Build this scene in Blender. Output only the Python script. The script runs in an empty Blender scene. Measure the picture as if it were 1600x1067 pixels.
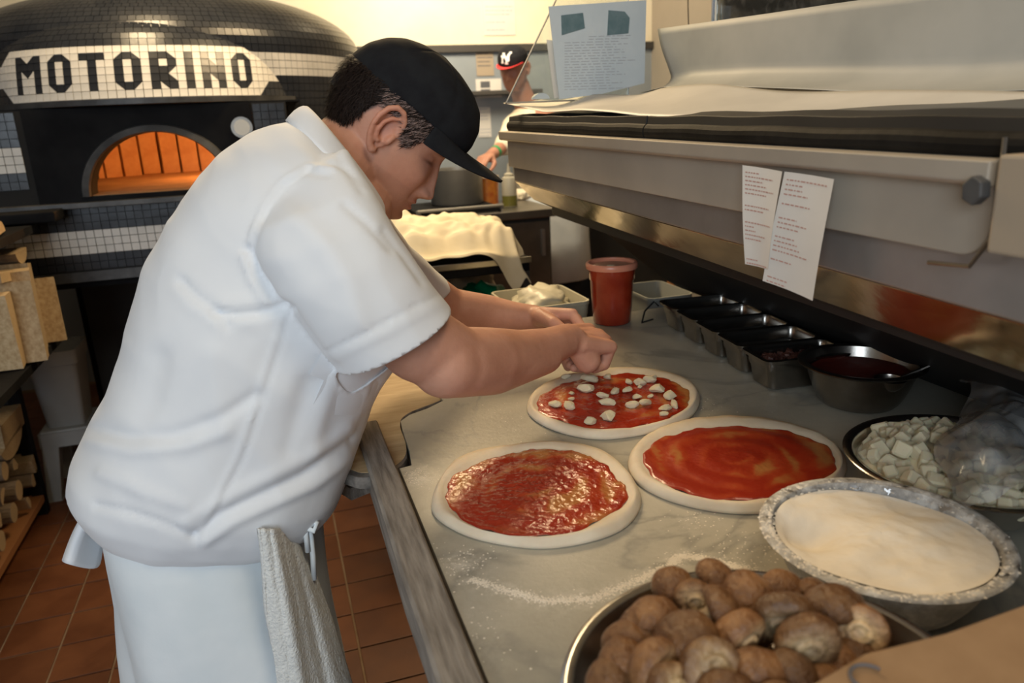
import bpy, bmesh, math, random
import numpy as np
from mathutils import Vector, Matrix, noise
random.seed(7); rng = np.random.default_rng(7)
SC = bpy.context.scene; COL = SC.collection
# ------------------------------------------------------------------ camera
FPX = 1180.0
def _n(v): v = np.array(v, float); return v/np.linalg.norm(v)
_Y = _n([403-800, 533.5-200, -FPX]); _Z = _n(np.cross([1, .046, 0], _Y)); _X = np.cross(_Y, _Z)
RW = np.array([_X, _Y, _Z]); CAMP = np.array([0, 0, 1.42])
RT, UP, FW = RW[:, 0], RW[:, 1], -RW[:, 2]
cam = bpy.data.cameras.new('camera'); camo = bpy.data.objects.new('camera', cam); COL.objects.link(camo)
m4 = Matrix.Identity(4)
for r in range(3):
    for c in range(3): m4[r][c] = RW[r, c]
    m4[r][3] = CAMP[r]
camo.matrix_world = m4
cam.sensor_width = 36; cam.lens = FPX*36/1600; cam.clip_start = .02; cam.clip_end = 50
cam.dof.use_dof = True; cam.dof.focus_distance = 1.22; cam.dof.aperture_fstop = 5.0
SC.camera = camo
# ------------------------------------------------------------------ world, lights, exposure
w = bpy.data.worlds.new('world'); SC.world = w; w.use_nodes = True
bgn = w.node_tree.nodes['Background']; bgn.inputs[0].default_value = (.75, .82, 1, 1); bgn.inputs[1].default_value = .12
SC.view_settings.view_transform = 'Standard'; SC.view_settings.look = 'None'
SC.view_settings.exposure = 0.0; SC.view_settings.gamma = 1.0; SC.view_settings.use_curve_mapping = False
def light(name, kind, loc, energy, color, size=.1, target=None, size_y=None, spot=None, blend=.5):
    l = bpy.data.lights.new(name, kind); l.energy = energy; l.color = color
    if kind == 'AREA':
        l.size = size
        if size_y: l.shape = 'RECTANGLE'; l.size_y = size_y
    else: l.shadow_soft_size = size
    if kind == 'SPOT': l.spot_size = spot; l.spot_blend = blend
    o = bpy.data.objects.new(name, l); o.location = loc
    if target is not None: o.rotation_euler = (Vector(target)-Vector(loc)).to_track_quat('-Z', 'Y').to_euler()
    COL.objects.link(o); return o
light('window_daylight', 'AREA', (-1.25, -1.75, 1.95), 58, (.79, .90, 1.0), 1.5, (-.25, 1.4, 1.1), 1.4)
light('ceiling_lamp_counter', 'AREA', (.45, 2.75, 2.5), 34, (1.0, .74, .42), .5, (.45, 1.3, .9))
light('ceiling_lamp_front', 'AREA', (.45, .1, 2.6), 9, (1.0, .80, .54), .5, (.3, .7, .9))
light('ceiling_lamp_kitchen', 'AREA', (1.1, 3.7, 2.55), 40, (1.0, .84, .60), .5, (1.3, 4.6, 1.9))
light('ceiling_lamp_oven', 'AREA', (-.35, 2.9, 2.6), 14, (1.0, .76, .45), .25, (-.3, 3.4, 1.5))
light('oven_fire', 'POINT', (-.02, 3.60, 1.44), 26, (1.0, .42, .12), .05)
# ------------------------------------------------------------------ pixel -> world points on known planes
def ray(x, y): return FW+RT*(x-800)/FPX-UP*(y-533.5)/FPX
def onZ(x, y, z): d = ray(x, y); return CAMP+d*(z-CAMP[2])/d[2]
def onX(x, y, X): d = ray(x, y); return CAMP+d*X/d[0]
def onY(x, y, Y): d = ray(x, y); return CAMP+d*Y/d[1]
def proj(P):
    v = np.asarray(P, float)-CAMP; t = v@FW
    return np.stack([800+FPX*(v@RT)/t, 533.5-FPX*(v@UP)/t], -1)
# ------------------------------------------------------------------ materials
MATS = {}
def mat(name, col, rough=.5, metal=0, col2=None, nscale=20, ndetail=4, bump=0, bscale=60, spec=.5, sss=0, trans=0, ior=1.45,
        emit=None, estr=0, sheen=0, coat=0, alpha=1, stretch=(1, 1, 1), contrast=(.35, .65), attr=None, rvar=0):
    if name in MATS: return MATS[name]
    m = bpy.data.materials.new(name); m.use_nodes = True; nt = m.node_tree; N = nt.nodes; L = nt.links
    b = N['Principled BSDF']; b.inputs['Roughness'].default_value = rough; b.inputs['Metallic'].default_value = metal
    b.inputs['Specular IOR Level'].default_value = spec; b.inputs['IOR'].default_value = ior
    b.inputs['Base Color'].default_value = (*col, 1)
    tc = N.new('ShaderNodeTexCoord'); mp = N.new('ShaderNodeMapping'); mp.inputs['Scale'].default_value = stretch
    L.new(tc.outputs['Object'], mp.inputs[0])
    out = None
    if col2 is not None:
        n = N.new('ShaderNodeTexNoise'); n.inputs['Scale'].default_value = nscale; n.inputs['Detail'].default_value = ndetail
        n.inputs['Roughness'].default_value = .6
        L.new(mp.outputs[0], n.inputs['Vector'])
        r = N.new('ShaderNodeValToRGB'); r.color_ramp.elements[0].position = contrast[0]; r.color_ramp.elements[1].position = contrast[1]
        r.color_ramp.elements[0].color = (*col, 1); r.color_ramp.elements[1].color = (*col2, 1)
        L.new(n.outputs['Fac'], r.inputs[0]); out = r.outputs[0]
        if rvar:
            mr = N.new('ShaderNodeMapRange'); mr.inputs[3].default_value = rough-rvar; mr.inputs[4].default_value = rough+rvar
            L.new(n.outputs['Fac'], mr.inputs[0]); L.new(mr.outputs[0], b.inputs['Roughness'])
    if attr and out is None:
        rg = N.new('ShaderNodeRGB'); rg.outputs[0].default_value = (*col, 1); out = rg.outputs[0]
    if attr:
        a = N.new('ShaderNodeAttribute'); a.attribute_name = attr
        if out is None: out = a.outputs['Color']
        else:
            mx = N.new('ShaderNodeMix'); mx.data_type = 'RGBA'; mx.blend_type = 'MULTIPLY'; mx.inputs[0].default_value = 1
            L.new(out, mx.inputs[6]); L.new(a.outputs['Color'], mx.inputs[7]); out = mx.outputs[2]
    if out is not None: L.new(out, b.inputs['Base Color'])
    if bump:
        n2 = N.new('ShaderNodeTexNoise'); n2.inputs['Scale'].default_value = bscale; n2.inputs['Detail'].default_value = 6
        L.new(mp.outputs[0], n2.inputs['Vector'])
        bp = N.new('ShaderNodeBump'); bp.inputs['Strength'].default_value = 1; bp.inputs['Distance'].default_value = bump
        L.new(n2.outputs['Fac'], bp.inputs['Height']); L.new(bp.outputs[0], b.inputs['Normal'])
    if sss: b.inputs['Subsurface Weight'].default_value = sss; b.inputs['Subsurface Radius'].default_value = (.012, .004, .002); b.inputs['Subsurface Scale'].default_value = 1
    if trans: b.inputs['Transmission Weight'].default_value = trans
    if sheen: b.inputs['Sheen Weight'].default_value = sheen
    if coat: b.inputs['Coat Weight'].default_value = coat; b.inputs['Coat Roughness'].default_value = .1
    if alpha < 1: b.inputs['Alpha'].default_value = alpha
    if emit: b.inputs['Emission Color'].default_value = (*emit, 1); b.inputs['Emission Strength'].default_value = estr
    MATS[name] = m; return m
M = dict(
 black_tile=mat('black_tile', (.014, .017, .024), .28, col2=(.028, .031, .038), nscale=7, bump=.001, bscale=15),
 white_tile=mat('white_tile', (.60, .58, .54), .5, col2=(.74, .71, .66), nscale=9, bump=.0006, bscale=15),
 grout=mat('dark_grout', (.018, .017, .016), .9),
 iron=mat('black_iron', (.006, .006, .007), .72, col2=(.014, .014, .015), nscale=5, bump=.0006, bscale=40, spec=.12),
 ironworn=mat('worn_iron', (.05, .05, .052), .5, .4, col2=(.10, .10, .10), nscale=12, bump=.0006),
 firebrick=mat('fire_brick', (.50, .26, .12), .9, col2=(.62, .36, .18), nscale=14, bump=.003, bscale=30),
 hearth=mat('oven_hearth', (.42, .22, .10), .9, col2=(.60, .33, .15), nscale=9, bump=.002, bscale=20),
 steel=mat('brushed_steel', (.50, .48, .45), .28, 1, col2=(.38, .36, .33), nscale=6, stretch=(1, 12, 1), bump=.0002, bscale=80),
 steeldk=mat('dull_steel', (.20, .19, .175), .36, 1, col2=(.30, .28, .25), nscale=5, bump=.0003, bscale=30),
 mirror=mat('polished_steel', (.52, .44, .34), .13, 1, col2=(.34, .27, .19), nscale=4, bump=.0012, bscale=9),
 casepaint=mat('painted_steel', (.44, .39, .32), .45, .2, col2=(.38, .335, .275), nscale=5, bump=.0002, bscale=120),
 bowl=mat('bowl_steel', (.62, .60, .56), .2, 1, col2=(.45, .43, .40), nscale=10, bump=.0003, bscale=30),
 pan=mat('pan_steel', (.36, .34, .31), .25, 1, col2=(.22, .2, .18), nscale=10, bump=.0003, bscale=30),
 gasket=mat('black_rubber', (.009, .008, .007), .62, col2=(.018, .016, .014), nscale=14, bump=.0006, spec=.12),
 casepaint2=mat('scuffed_steel', (.36, .33, .31), .36, .6, col2=(.29, .27, .25), nscale=7, bump=.0004, bscale=12),
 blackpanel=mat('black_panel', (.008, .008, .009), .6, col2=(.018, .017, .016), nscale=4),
 strip=mat('weathered_wood', (.16, .135, .11), .75, col2=(.33, .29, .245), nscale=9, ndetail=8, stretch=(14, 1.2, 6), bump=.0012, bscale=18),
 peel=mat('peel_wood', (.42, .29, .15), .6, col2=(.56, .42, .24), nscale=7, ndetail=6, stretch=(1.5, 9, 3), bump=.0004, bscale=20),
 char=mat('charred_wood', (.05, .045, .04), .85, col2=(.24, .21, .18), nscale=30, ndetail=8, bump=.002, bscale=60),
 dough=mat('pizza_dough', (.60, .50, .37), .75, col2=(.70, .61, .47), nscale=14, bump=.0015, bscale=26, sss=.15),
 cheese=mat('mozzarella', (.82, .68, .43), .55, col2=(.90, .80, .58), nscale=40, bump=.001, bscale=90, sss=.2),
 flour=mat('white_flour', (.72, .64, .52), .95, col2=(.80, .73, .62), nscale=16, bump=.0025, bscale=40),
 cap_mush=mat('mushroom_cap', (.11, .045, .018), .32, col2=(.28, .135, .052), nscale=1.4, ndetail=7, bump=.004, bscale=4, contrast=(.3, .72), attr='tint'),
 cardboard=mat('cardboard', (.25, .15, .075), .85, col2=(.285, .175, .09), nscale=30, bump=.0002, bscale=200),
 shaded_parch=mat('shaded_parchment', (.30, .31, .30), .6, col2=(.38, .385, .37), nscale=4, bump=.0006, bscale=8),  # darker parchment: shade on the upright part painted into the colour
 paper=mat('white_paper', (.62, .59, .55), .8, col2=(.68, .65, .60), nscale=6, bump=.0006, bscale=14),
 parch=mat('parchment_paper', (.52, .50, .46), .5, col2=(.60, .575, .53), nscale=5, bump=.0012, bscale=7),
 bluepaper=mat('laminated_sheet', (.55, .62, .66), .22, col2=(.60, .66, .69), nscale=8),
 teal=mat('teal_tape', (.10, .17, .19), .5, col2=(.15, .22, .24), nscale=30),
 print_red=mat('red_print', (.52, .30, .25), .8), print_grey=mat('grey_print', (.40, .41, .44), .8),
 print_dark=mat('dark_print', (.10, .10, .11), .7),
 shirt=mat('white_cotton', (.74, .76, .79), .85, col2=(.79, .81, .83), nscale=3, bump=.0005, bscale=26, sheen=.15, attr='tint'),
 apron=mat('apron_cotton', (.66, .72, .75), .9, col2=(.75, .79, .81), nscale=5, bump=.0008, bscale=40, sheen=.15),
 towel=mat('terry_towel', (.68, .69, .67), .95, col2=(.76, .77, .74), nscale=60, bump=.003, bscale=260, sheen=.3),
 capcloth=mat('black_cap_cloth', (.009, .009, .011), .95, col2=(.013, .014, .016), nscale=40, bump=.0003, bscale=400, spec=.2),
 hair=mat('black_hair', (.012, .009, .008), .6, spec=.15, attr='tint'),
 skin=mat('skin', (.58, .305, .212), .5, col2=(.45, .218, .142), nscale=11, sss=.10, bump=.0004, bscale=220, attr='tint', spec=.35),
 bluejean=mat('blue_trousers', (.09, .11, .17), .9), darkcloth=mat('dark_trousers', (.012, .012, .016), .9),
 shoe=mat('black_shoe', (.012, .012, .012), .5),
 creamwall=mat('cream_wall', (.86, .78, .62), .8, col2=(.83, .73, .52), nscale=2), panelwall=mat('grey_blue_panel', (.30, .34, .38), .35, .3, col2=(.36, .40, .43), nscale=2),
 darktrim=mat('dark_trim', (.05, .045, .04), .6), plaster=mat('plaster', (.38, .33, .27), .85, col2=(.34, .30, .24), nscale=2),
 ceil=mat('ceiling_paint', (.60, .55, .46), .9),
 tilegrout=mat('floor_grout', (.16, .10, .06), .95, col2=(.24, .17, .11), nscale=6),
 quarry=mat('quarry_tile', (.092, .028, .009), .55, col2=(.142, .048, .016), nscale=5, bump=.0008, bscale=25, rvar=.1),
 log=mat('log_bark', (.16, .11, .07), .95, col2=(.30, .22, .14), nscale=20, bump=.003, bscale=40),
 logend=mat('split_wood', (.40, .27, .14), .85, col2=(.56, .42, .25), nscale=8, stretch=(4, 4, 1), bump=.001, bscale=40),
 plastic_w=mat('white_plastic', (.30, .30, .29), .45, col2=(.25, .25, .24), nscale=4),
 plastic_g=mat('grey_plastic', (.28, .29, .27), .4), cloudy=mat('cloudy_plastic', (.62, .58, .44), .35, col2=(.70, .66, .52), nscale=8, trans=.15),
 redplastic=mat('sauce_in_plastic', (.27, .022, .008), .18, col2=(.34, .04, .014), nscale=25, coat=.5),
 lidplastic=mat('lid_plastic', (.62, .32, .20), .35), rimplastic=mat('container_rim', (.66, .25, .15), .3),
 green=mat('green_bag', (.0, .20, .09), .35, bump=.004, bscale=14), orange=mat('orange_tub', (.60, .22, .03), .4, col2=(.45, .10, .02), nscale=30),
 oil=mat('olive_oil', (.22, .21, .05), .15, trans=.3), bottle=mat('squeeze_bottle', (.66, .62, .50), .35, trans=.3),
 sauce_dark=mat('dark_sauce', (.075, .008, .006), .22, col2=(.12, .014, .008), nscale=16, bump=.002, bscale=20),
 herb=mat('dark_chopped_filling', (.05, .016, .012), .4, col2=(.11, .04, .025), nscale=60, bump=.01, bscale=70),
 red=mat('red_cloth', (.55, .03, .03), .8), whitefelt=mat('white_felt', (.75, .75, .73), .8), greenband=mat('green_wristband', (.02, .30, .10), .6),
 sack=mat('flour_sack_cloth', (.76, .68, .50), .9, col2=(.82, .75, .59), nscale=8, bump=.002, bscale=16),
 cabinet=mat('dark_cabinet', (.05, .048, .045), .5, .5), brass=mat('dial_face', (.62, .62, .58), .35), chrome=mat('chrome', (.55, .55, .55), .3, 1),
 brownwood=mat('brown_leg', (.30, .13, .05), .6), mold=mat('tan_board', (.36, .29, .21), .7), ember=mat('flame', (1, .3, .05), .9, emit=(1, .32, .05), estr=18),
)
def vary(m, lo=.6, hi=1.25):
    """each copy of the thing gets its own natural depth of colour"""
    nt = m.node_tree; b = nt.nodes['Principled BSDF']; src = b.inputs['Base Color'].links[0].from_socket
    oi = nt.nodes.new('ShaderNodeObjectInfo'); mr = nt.nodes.new('ShaderNodeMapRange'); mr.inputs[3].default_value = lo; mr.inputs[4].default_value = hi; nt.links.new(oi.outputs['Random'], mr.inputs[0])
    vm = nt.nodes.new('ShaderNodeVectorMath'); vm.operation = 'SCALE'; nt.links.new(src, vm.inputs[0]); nt.links.new(mr.outputs[0], vm.inputs['Scale']); nt.links.new(vm.outputs[0], b.inputs['Base Color'])
vary(M['cap_mush'], .55, 1.3); vary(M['quarry'], .82, 1.15); vary(M['cheese'], .9, 1.05); vary(M['logend'], .75, 1.1)
def glassmat(name, col=(1, 1, 1), a=.12, rough=.02, ds=60):
    m = bpy.data.materials.new(name); m.use_nodes = True; nt = m.node_tree; N = nt.nodes; L = nt.links
    for x in list(N): N.remove(x)
    o = N.new('ShaderNodeOutputMaterial'); t = N.new('ShaderNodeBsdfTransparent'); g = N.new('ShaderNodeBsdfGlossy'); d = N.new('ShaderNodeBsdfDiffuse')
    t.inputs[0].default_value = (*col, 1); g.inputs['Roughness'].default_value = rough; d.inputs[0].default_value = (.7, .7, .68, 1)
    fr = N.new('ShaderNodeFresnel'); fr.inputs[0].default_value = 1.45
    m1 = N.new('ShaderNodeMixShader'); m2 = N.new('ShaderNodeMixShader')
    L.new(fr.outputs[0], m1.inputs[0]); L.new(t.outputs[0], m1.inputs[1]); L.new(g.outputs[0], m1.inputs[2])
    n = N.new('ShaderNodeTexNoise'); n.inputs['Scale'].default_value = ds; tc = N.new('ShaderNodeTexCoord'); L.new(tc.outputs['Object'], n.inputs['Vector'])
    mr = N.new('ShaderNodeMapRange'); mr.inputs[1].default_value = .45; mr.inputs[2].default_value = .8; mr.inputs[3].default_value = a*.5; mr.inputs[4].default_value = a*1.8
    L.new(n.outputs['Fac'], mr.inputs[0]); L.new(mr.outputs[0], m2.inputs[0]); L.new(m1.outputs[0], m2.inputs[1]); L.new(d.outputs[0], m2.inputs[2])
    L.new(m2.outputs[0], o.inputs[0]); MATS[name] = m; return m
M['pot'] = mat('pot_steel', (.42, .40, .36), .38, .55, col2=(.34, .32, .28), nscale=4)
M['glass'] = glassmat('smudged_glass', (.93, .96, .95), .06)
M['film'] = glassmat('plastic_film', (.98, .98, .98), .30, .14, 14)
def sauce_mat(name, oily, bump, rough, swirl):
    """tomato sauce: red with orange oily smears laid in arcs about the pizza centre, wet pulpy relief"""
    m = bpy.data.materials.new(name); m.use_nodes = True; nt = m.node_tree; N = nt.nodes; L = nt.links; b = N['Principled BSDF']
    tc = N.new('ShaderNodeTexCoord'); n = N.new('ShaderNodeTexNoise'); n.inputs['Scale'].default_value = 11; n.inputs['Detail'].default_value = 5; L.new(tc.outputs['Object'], n.inputs['Vector'])
    wv = N.new('ShaderNodeTexWave'); wv.wave_type = 'RINGS'; wv.rings_direction = 'Z'; wv.inputs['Scale'].default_value = swirl
    wv.inputs['Distortion'].default_value = 6; wv.inputs['Detail Scale'].default_value = 2; wv.inputs['Detail'].default_value = 3; L.new(tc.outputs['Object'], wv.inputs['Vector'])
    mu = N.new('ShaderNodeMath'); mu.operation = 'MULTIPLY_ADD'; L.new(wv.outputs['Fac'], mu.inputs[0]); mu.inputs[1].default_value = .16; L.new(n.outputs['Fac'], mu.inputs[2])
    r = N.new('ShaderNodeValToRGB'); e = r.color_ramp.elements; e[0].position = .54; e[0].color = (.30, .022, .007, 1); e[1].position = oily; e[1].color = (.42, .16, .045, 1)
    x = r.color_ramp.elements.new((.54+oily)/2); x.color = (.37, .045, .012, 1)
    L.new(mu.outputs[0], r.inputs[0]); L.new(r.outputs[0], b.inputs['Base Color']); b.inputs['Roughness'].default_value = rough; b.inputs['Specular IOR Level'].default_value = .6
    n2 = N.new('ShaderNodeTexNoise'); n2.inputs['Scale'].default_value = 150; n2.inputs['Detail'].default_value = 4; L.new(tc.outputs['Object'], n2.inputs['Vector'])
    bp = N.new('ShaderNodeBump'); bp.inputs['Distance'].default_value = bump; L.new(n2.outputs['Fac'], bp.inputs['Height']); L.new(bp.outputs[0], b.inputs['Normal'])
    return m
def marble_mat():
    m = bpy.data.materials.new('worn_marble'); m.use_nodes = True; nt = m.node_tree; N = nt.nodes; L = nt.links; b = N['Principled BSDF']
    tc = N.new('ShaderNodeTexCoord'); src = tc.outputs['Object']
    def noise_(s, d, ro=.6):
        n = N.new('ShaderNodeTexNoise'); n.inputs['Scale'].default_value = s; n.inputs['Detail'].default_value = d; n.inputs['Roughness'].default_value = ro; L.new(src, n.inputs['Vector']); return n
    a = noise_(3.2, 8); r = N.new('ShaderNodeValToRGB'); e = r.color_ramp.elements; e[0].position = .33; e[0].color = (.27, .25, .20, 1); e[1].position = .68; e[1].color = (.46, .425, .345, 1); L.new(a.outputs['Fac'], r.inputs[0])
    v = N.new('ShaderNodeTexNoise'); v.inputs['Scale'].default_value = 2.2; v.inputs['Detail'].default_value = 6; v.inputs['Distortion'].default_value = 1.2; L.new(src, v.inputs['Vector'])
    vr = N.new('ShaderNodeValToRGB'); ve = vr.color_ramp.elements; ve[0].position = .48; ve[0].color = (0, 0, 0, 1); ve[1].position = .52; ve[1].color = (0, 0, 0, 1); k = ve.new(.5); k.color = (.6, .6, .6, 1); L.new(v.outputs['Fac'], vr.inputs[0])
    mx = N.new('ShaderNodeMix'); mx.data_type = 'RGBA'; L.new(vr.outputs[0], mx.inputs[0]); L.new(r.outputs[0], mx.inputs[6]); mx.inputs[7].default_value = (.20, .195, .17, 1)
    at = N.new('ShaderNodeAttribute'); at.attribute_name = 'flour'; f1 = noise_(70, 6, .75)
    ad = N.new('ShaderNodeMath'); ad.operation = 'MULTIPLY'; L.new(at.outputs['Fac'], ad.inputs[0])
    fr = N.new('ShaderNodeValToRGB'); fr.color_ramp.elements[0].position = .42; fr.color_ramp.elements[1].position = .62; L.new(f1.outputs['Fac'], fr.inputs[0]); L.new(fr.outputs[0], ad.inputs[1])
    f2 = noise_(9, 8, .7); f2r = N.new('ShaderNodeValToRGB'); f2r.color_ramp.elements[0].position = .58; f2r.color_ramp.elements[1].position = .72; f2r.color_ramp.elements[1].color = (.25, .25, .25, 1); L.new(f2.outputs['Fac'], f2r.inputs[0])
    sm = N.new('ShaderNodeMath'); sm.operation = 'ADD'; sm.use_clamp = True; L.new(ad.outputs[0], sm.inputs[0]); L.new(f2r.outputs[0], sm.inputs[1])
    mx2 = N.new('ShaderNodeMix'); mx2.data_type = 'RGBA'; L.new(sm.outputs[0], mx2.inputs[0]); L.new(mx.outputs[2], mx2.inputs[6]); mx2.inputs[7].default_value = (.60, .56, .48, 1)
    L.new(mx2.outputs[2], b.inputs['Base Color']); rr = N.new('ShaderNodeMapRange'); rr.inputs[3].default_value = .28; rr.inputs[4].default_value = .55; L.new(a.outputs['Fac'], rr.inputs[0]); L.new(rr.outputs[0], b.inputs['Roughness'])
    bp = N.new('ShaderNodeBump'); bp.inputs['Distance'].default_value = .0006; L.new(f1.outputs['Fac'], bp.inputs['Height']); L.new(bp.outputs[0], b.inputs['Normal'])
    return m
M['marble'] = marble_mat()
def floured_mat():
    m = bpy.data.materials.new('floured_steel'); m.use_nodes = True; nt = m.node_tree; N = nt.nodes; L = nt.links; b = N['Principled BSDF']
    tc = N.new('ShaderNodeTexCoord'); n = N.new('ShaderNodeTexNoise'); n.inputs['Scale'].default_value = 55; n.inputs['Detail'].default_value = 8; n.inputs['Roughness'].default_value = .72; L.new(tc.outputs['Object'], n.inputs['Vector'])
    r = N.new('ShaderNodeValToRGB'); r.color_ramp.elements[0].position = .40; r.color_ramp.elements[1].position = .60; L.new(n.outputs['Fac'], r.inputs[0])
    mx = N.new('ShaderNodeMix'); mx.data_type = 'RGBA'; L.new(r.outputs[0], mx.inputs[0]); mx.inputs[6].default_value = (.40, .39, .38, 1); mx.inputs[7].default_value = (.66, .64, .60, 1); L.new(mx.outputs[2], b.inputs['Base Color'])
    inv = N.new('ShaderNodeMapRange'); inv.inputs[3].default_value = .9; inv.inputs[4].default_value = .1; L.new(r.outputs[0], inv.inputs[0]); L.new(inv.outputs[0], b.inputs['Metallic'])
    ro = N.new('ShaderNodeMapRange'); ro.inputs[3].default_value = .32; ro.inputs[4].default_value = .85; L.new(r.outputs[0], ro.inputs[0]); L.new(ro.outputs[0], b.inputs['Roughness'])
    bp = N.new('ShaderNodeBump'); bp.inputs['Distance'].default_value = .001; L.new(r.outputs[0], bp.inputs['Height']); L.new(bp.outputs[0], b.inputs['Normal']); return m
M['floured'] = floured_mat()
# ------------------------------------------------------------------ objects
ORG = {}
def props(o, label=None, cat=None, group=None, kind=None):
    if label: o['label'] = label
    if cat: o['category'] = cat
    if group: o['group'] = group
    if kind: o['kind'] = kind
    return o
def thing(name, label, cat, loc=(0, 0, 0), group=None, kind=None):
    o = bpy.data.objects.new(name, None); o.empty_display_size = .05; COL.objects.link(o); o.location = loc
    ORG[o] = np.array(loc, float); return props(o, label, cat, group, kind)
def mesh(name, V, F, m=None, parent=None, smooth=False, loc=None, **kw):
    """mesh object from world coordinates; its own origin at loc (or the origin of its thing)"""
    V = np.asarray(V, float).reshape(-1, 3); po = ORG[parent] if parent is not None else np.zeros(3)
    lo = np.array(loc, float) if loc is not None else po
    me = bpy.data.meshes.new(name); me.from_pydata((V-lo).tolist(), [], [list(map(int, f)) for f in F]); me.update()
    if smooth: me.shade_smooth()
    o = bpy.data.objects.new(name, me); COL.objects.link(o)
    if isinstance(m, (list, tuple)):
        for q in m: me.materials.append(q)
    elif m: me.materials.append(m)
    if parent is not None: o.parent = parent
    o.location = lo-po; ORG[o] = lo
    return props(o, **kw)
def set_tint(o, fn):
    me = o.data; n = len(me.vertices); co = np.empty(n*3); me.vertices.foreach_get('co', co); co = co.reshape(-1, 3)+ORG[o]
    c = np.ones((n, 4)); c[:, :3] = fn(co); a = me.color_attributes.new('tint', 'FLOAT_COLOR', 'POINT'); a.data.foreach_set('color', c.ravel())
class G:
    """geometry collector"""
    def __init__(s): s.v = []; s.f = []; s.mi = []
    def add(s, V, F, mi=0):
        k = len(s.v); s.v += [list(map(float, p)) for p in V]; s.f += [[i+k for i in f] for f in F]; s.mi += [mi]*len(F); return s
    def box(s, lo, hi, R=None, c=None, mi=0, bev=0):
        x0, y0, z0 = lo; x1, y1, z1 = hi
        if bev:
            bm = bmesh.new(); bmesh.ops.create_cube(bm, size=1)
            for v in bm.verts: v.co = Vector(((x0+x1)/2+v.co.x*(x1-x0), (y0+y1)/2+v.co.y*(y1-y0), (z0+z1)/2+v.co.z*(z1-z0)))
            bmesh.ops.bevel(bm, geom=bm.edges[:]+bm.verts[:], offset=bev, segments=2, affect='EDGES', profile=.6)
            bm.verts.index_update(); V = np.array([v.co[:] for v in bm.verts]); F = [[v.index for v in f.verts] for f in bm.faces]; bm.free()
        else:
            V = np.array([[x, y, z] for z in (z0, z1) for y in (y0, y1) for x in (x0, x1)], float)
            F = [[0, 2, 3, 1], [4, 5, 7, 6], [0, 1, 5, 4], [2, 6, 7, 3], [0, 4, 6, 2], [1, 3, 7, 5]]
        if R is not None:
            c = np.array(c if c is not None else [(x0+x1)/2, (y0+y1)/2, (z0+z1)/2]); V = (V-c)@np.array(R).T+c
        return s.add(V, F, mi)
    def loft(s, rings, cap=True, closed=True, mi=0):
        n = len(rings[0]); V = np.concatenate(rings); F = []
        for i in range(len(rings)-1):
            for j in range(n if closed else n-1):
                a = i*n+j; b = i*n+(j+1) % n; F.append([a, b, b+n, a+n])
        if cap and closed: F.append(list(range(n))[::-1]); F.append([(len(rings)-1)*n+j for j in range(n)])
        return s.add(V, F, mi)
    def lathe(s, prof, c, n=40, mi=0, cap=False, flip=False):
        a = np.linspace(0, 2*np.pi, n, endpoint=False); rings = [np.stack([c[0]+r*np.cos(a), c[1]+r*np.sin(a), np.full(n, c[2]+z)], 1) for r, z in prof]
        return s.loft(rings, cap=cap, mi=mi)
    def tube(s, pts, r, n=8, mi=0, cap=True):
        P = np.array(pts, float); r = np.broadcast_to(np.array(r, float), (len(P),)); T = np.gradient(P, axis=0); T /= np.linalg.norm(T, axis=1)[:, None]+1e-9
        up = np.array([0, 0, 1.]) if abs(T[0][2]) < .9 else np.array([1., 0, 0]); rings = []
        u = np.cross(up, T[0]); u /= np.linalg.norm(u)
        for i in range(len(P)):
            u = u-T[i]*(u@T[i]); u /= np.linalg.norm(u); v = np.cross(T[i], u); a = np.linspace(0, 2*np.pi, n, endpoint=False)
            rings.append(P[i]+r[i]*(np.outer(np.cos(a), u)+np.outer(np.sin(a), v)))
        return s.loft(rings, cap=cap, mi=mi)
    def cyl(s, p0, p1, r, n=24, mi=0): return s.tube([p0, p1], r, n, mi)
    def capsule(s, p0, p1, r0, r1, n=16, flat=None, mi=0):
        """tapered capsule; flat=(axis vector, factor) squashes the section along the axis"""
        p0 = np.array(p0, float); p1 = np.array(p1, float); d = p1-p0; Ln = np.linalg.norm(d)+1e-9; d /= Ln
        up = np.array([0, 0, 1.]) if abs(d[2]) < .9 else np.array([1., 0, 0])
        if flat is not None: up = np.array(flat[0], float)
        u = up-d*(up@d); u /= np.linalg.norm(u); v = np.cross(d, u); k = flat[1] if flat is not None else 1
        a = np.linspace(0, 2*np.pi, n, endpoint=False); rings = []
        for t in np.linspace(-90, 0, 6)[:-1]: t = math.radians(t if t > -90 else -88); rings.append((p0+d*r0*math.sin(t), r0*math.cos(t)))
        rings += [(p0, r0), (p1, r1)]
        for t in np.linspace(0, 90, 6)[1:]: t = math.radians(t if t < 90 else 88); rings.append((p1+d*r1*math.sin(t), r1*math.cos(t)))
        return s.loft([c+r*(np.outer(np.cos(a)*k, u)+np.outer(np.sin(a), v)) for c, r in rings], mi=mi)
    def grid(s, P, mi=0, flip=False):
        P = np.asarray(P); a, b = P.shape[:2]; F = [[i*b+j, i*b+j+1, (i+1)*b+j+1, (i+1)*b+j] for i in range(a-1) for j in range(b-1)]
        if flip: F = [f[::-1] for f in F]
        return s.add(P.reshape(-1, 3), F, mi)
    def obj(s, name, m, parent=None, smooth=False, loc=None, **kw):
        o = mesh(name, s.v, s.f, m, parent, smooth, loc, **kw)
        if isinstance(m, (list, tuple)) and len(m) > 1: o.data.polygons.foreach_set('material_index', s.mi)
        return o
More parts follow.
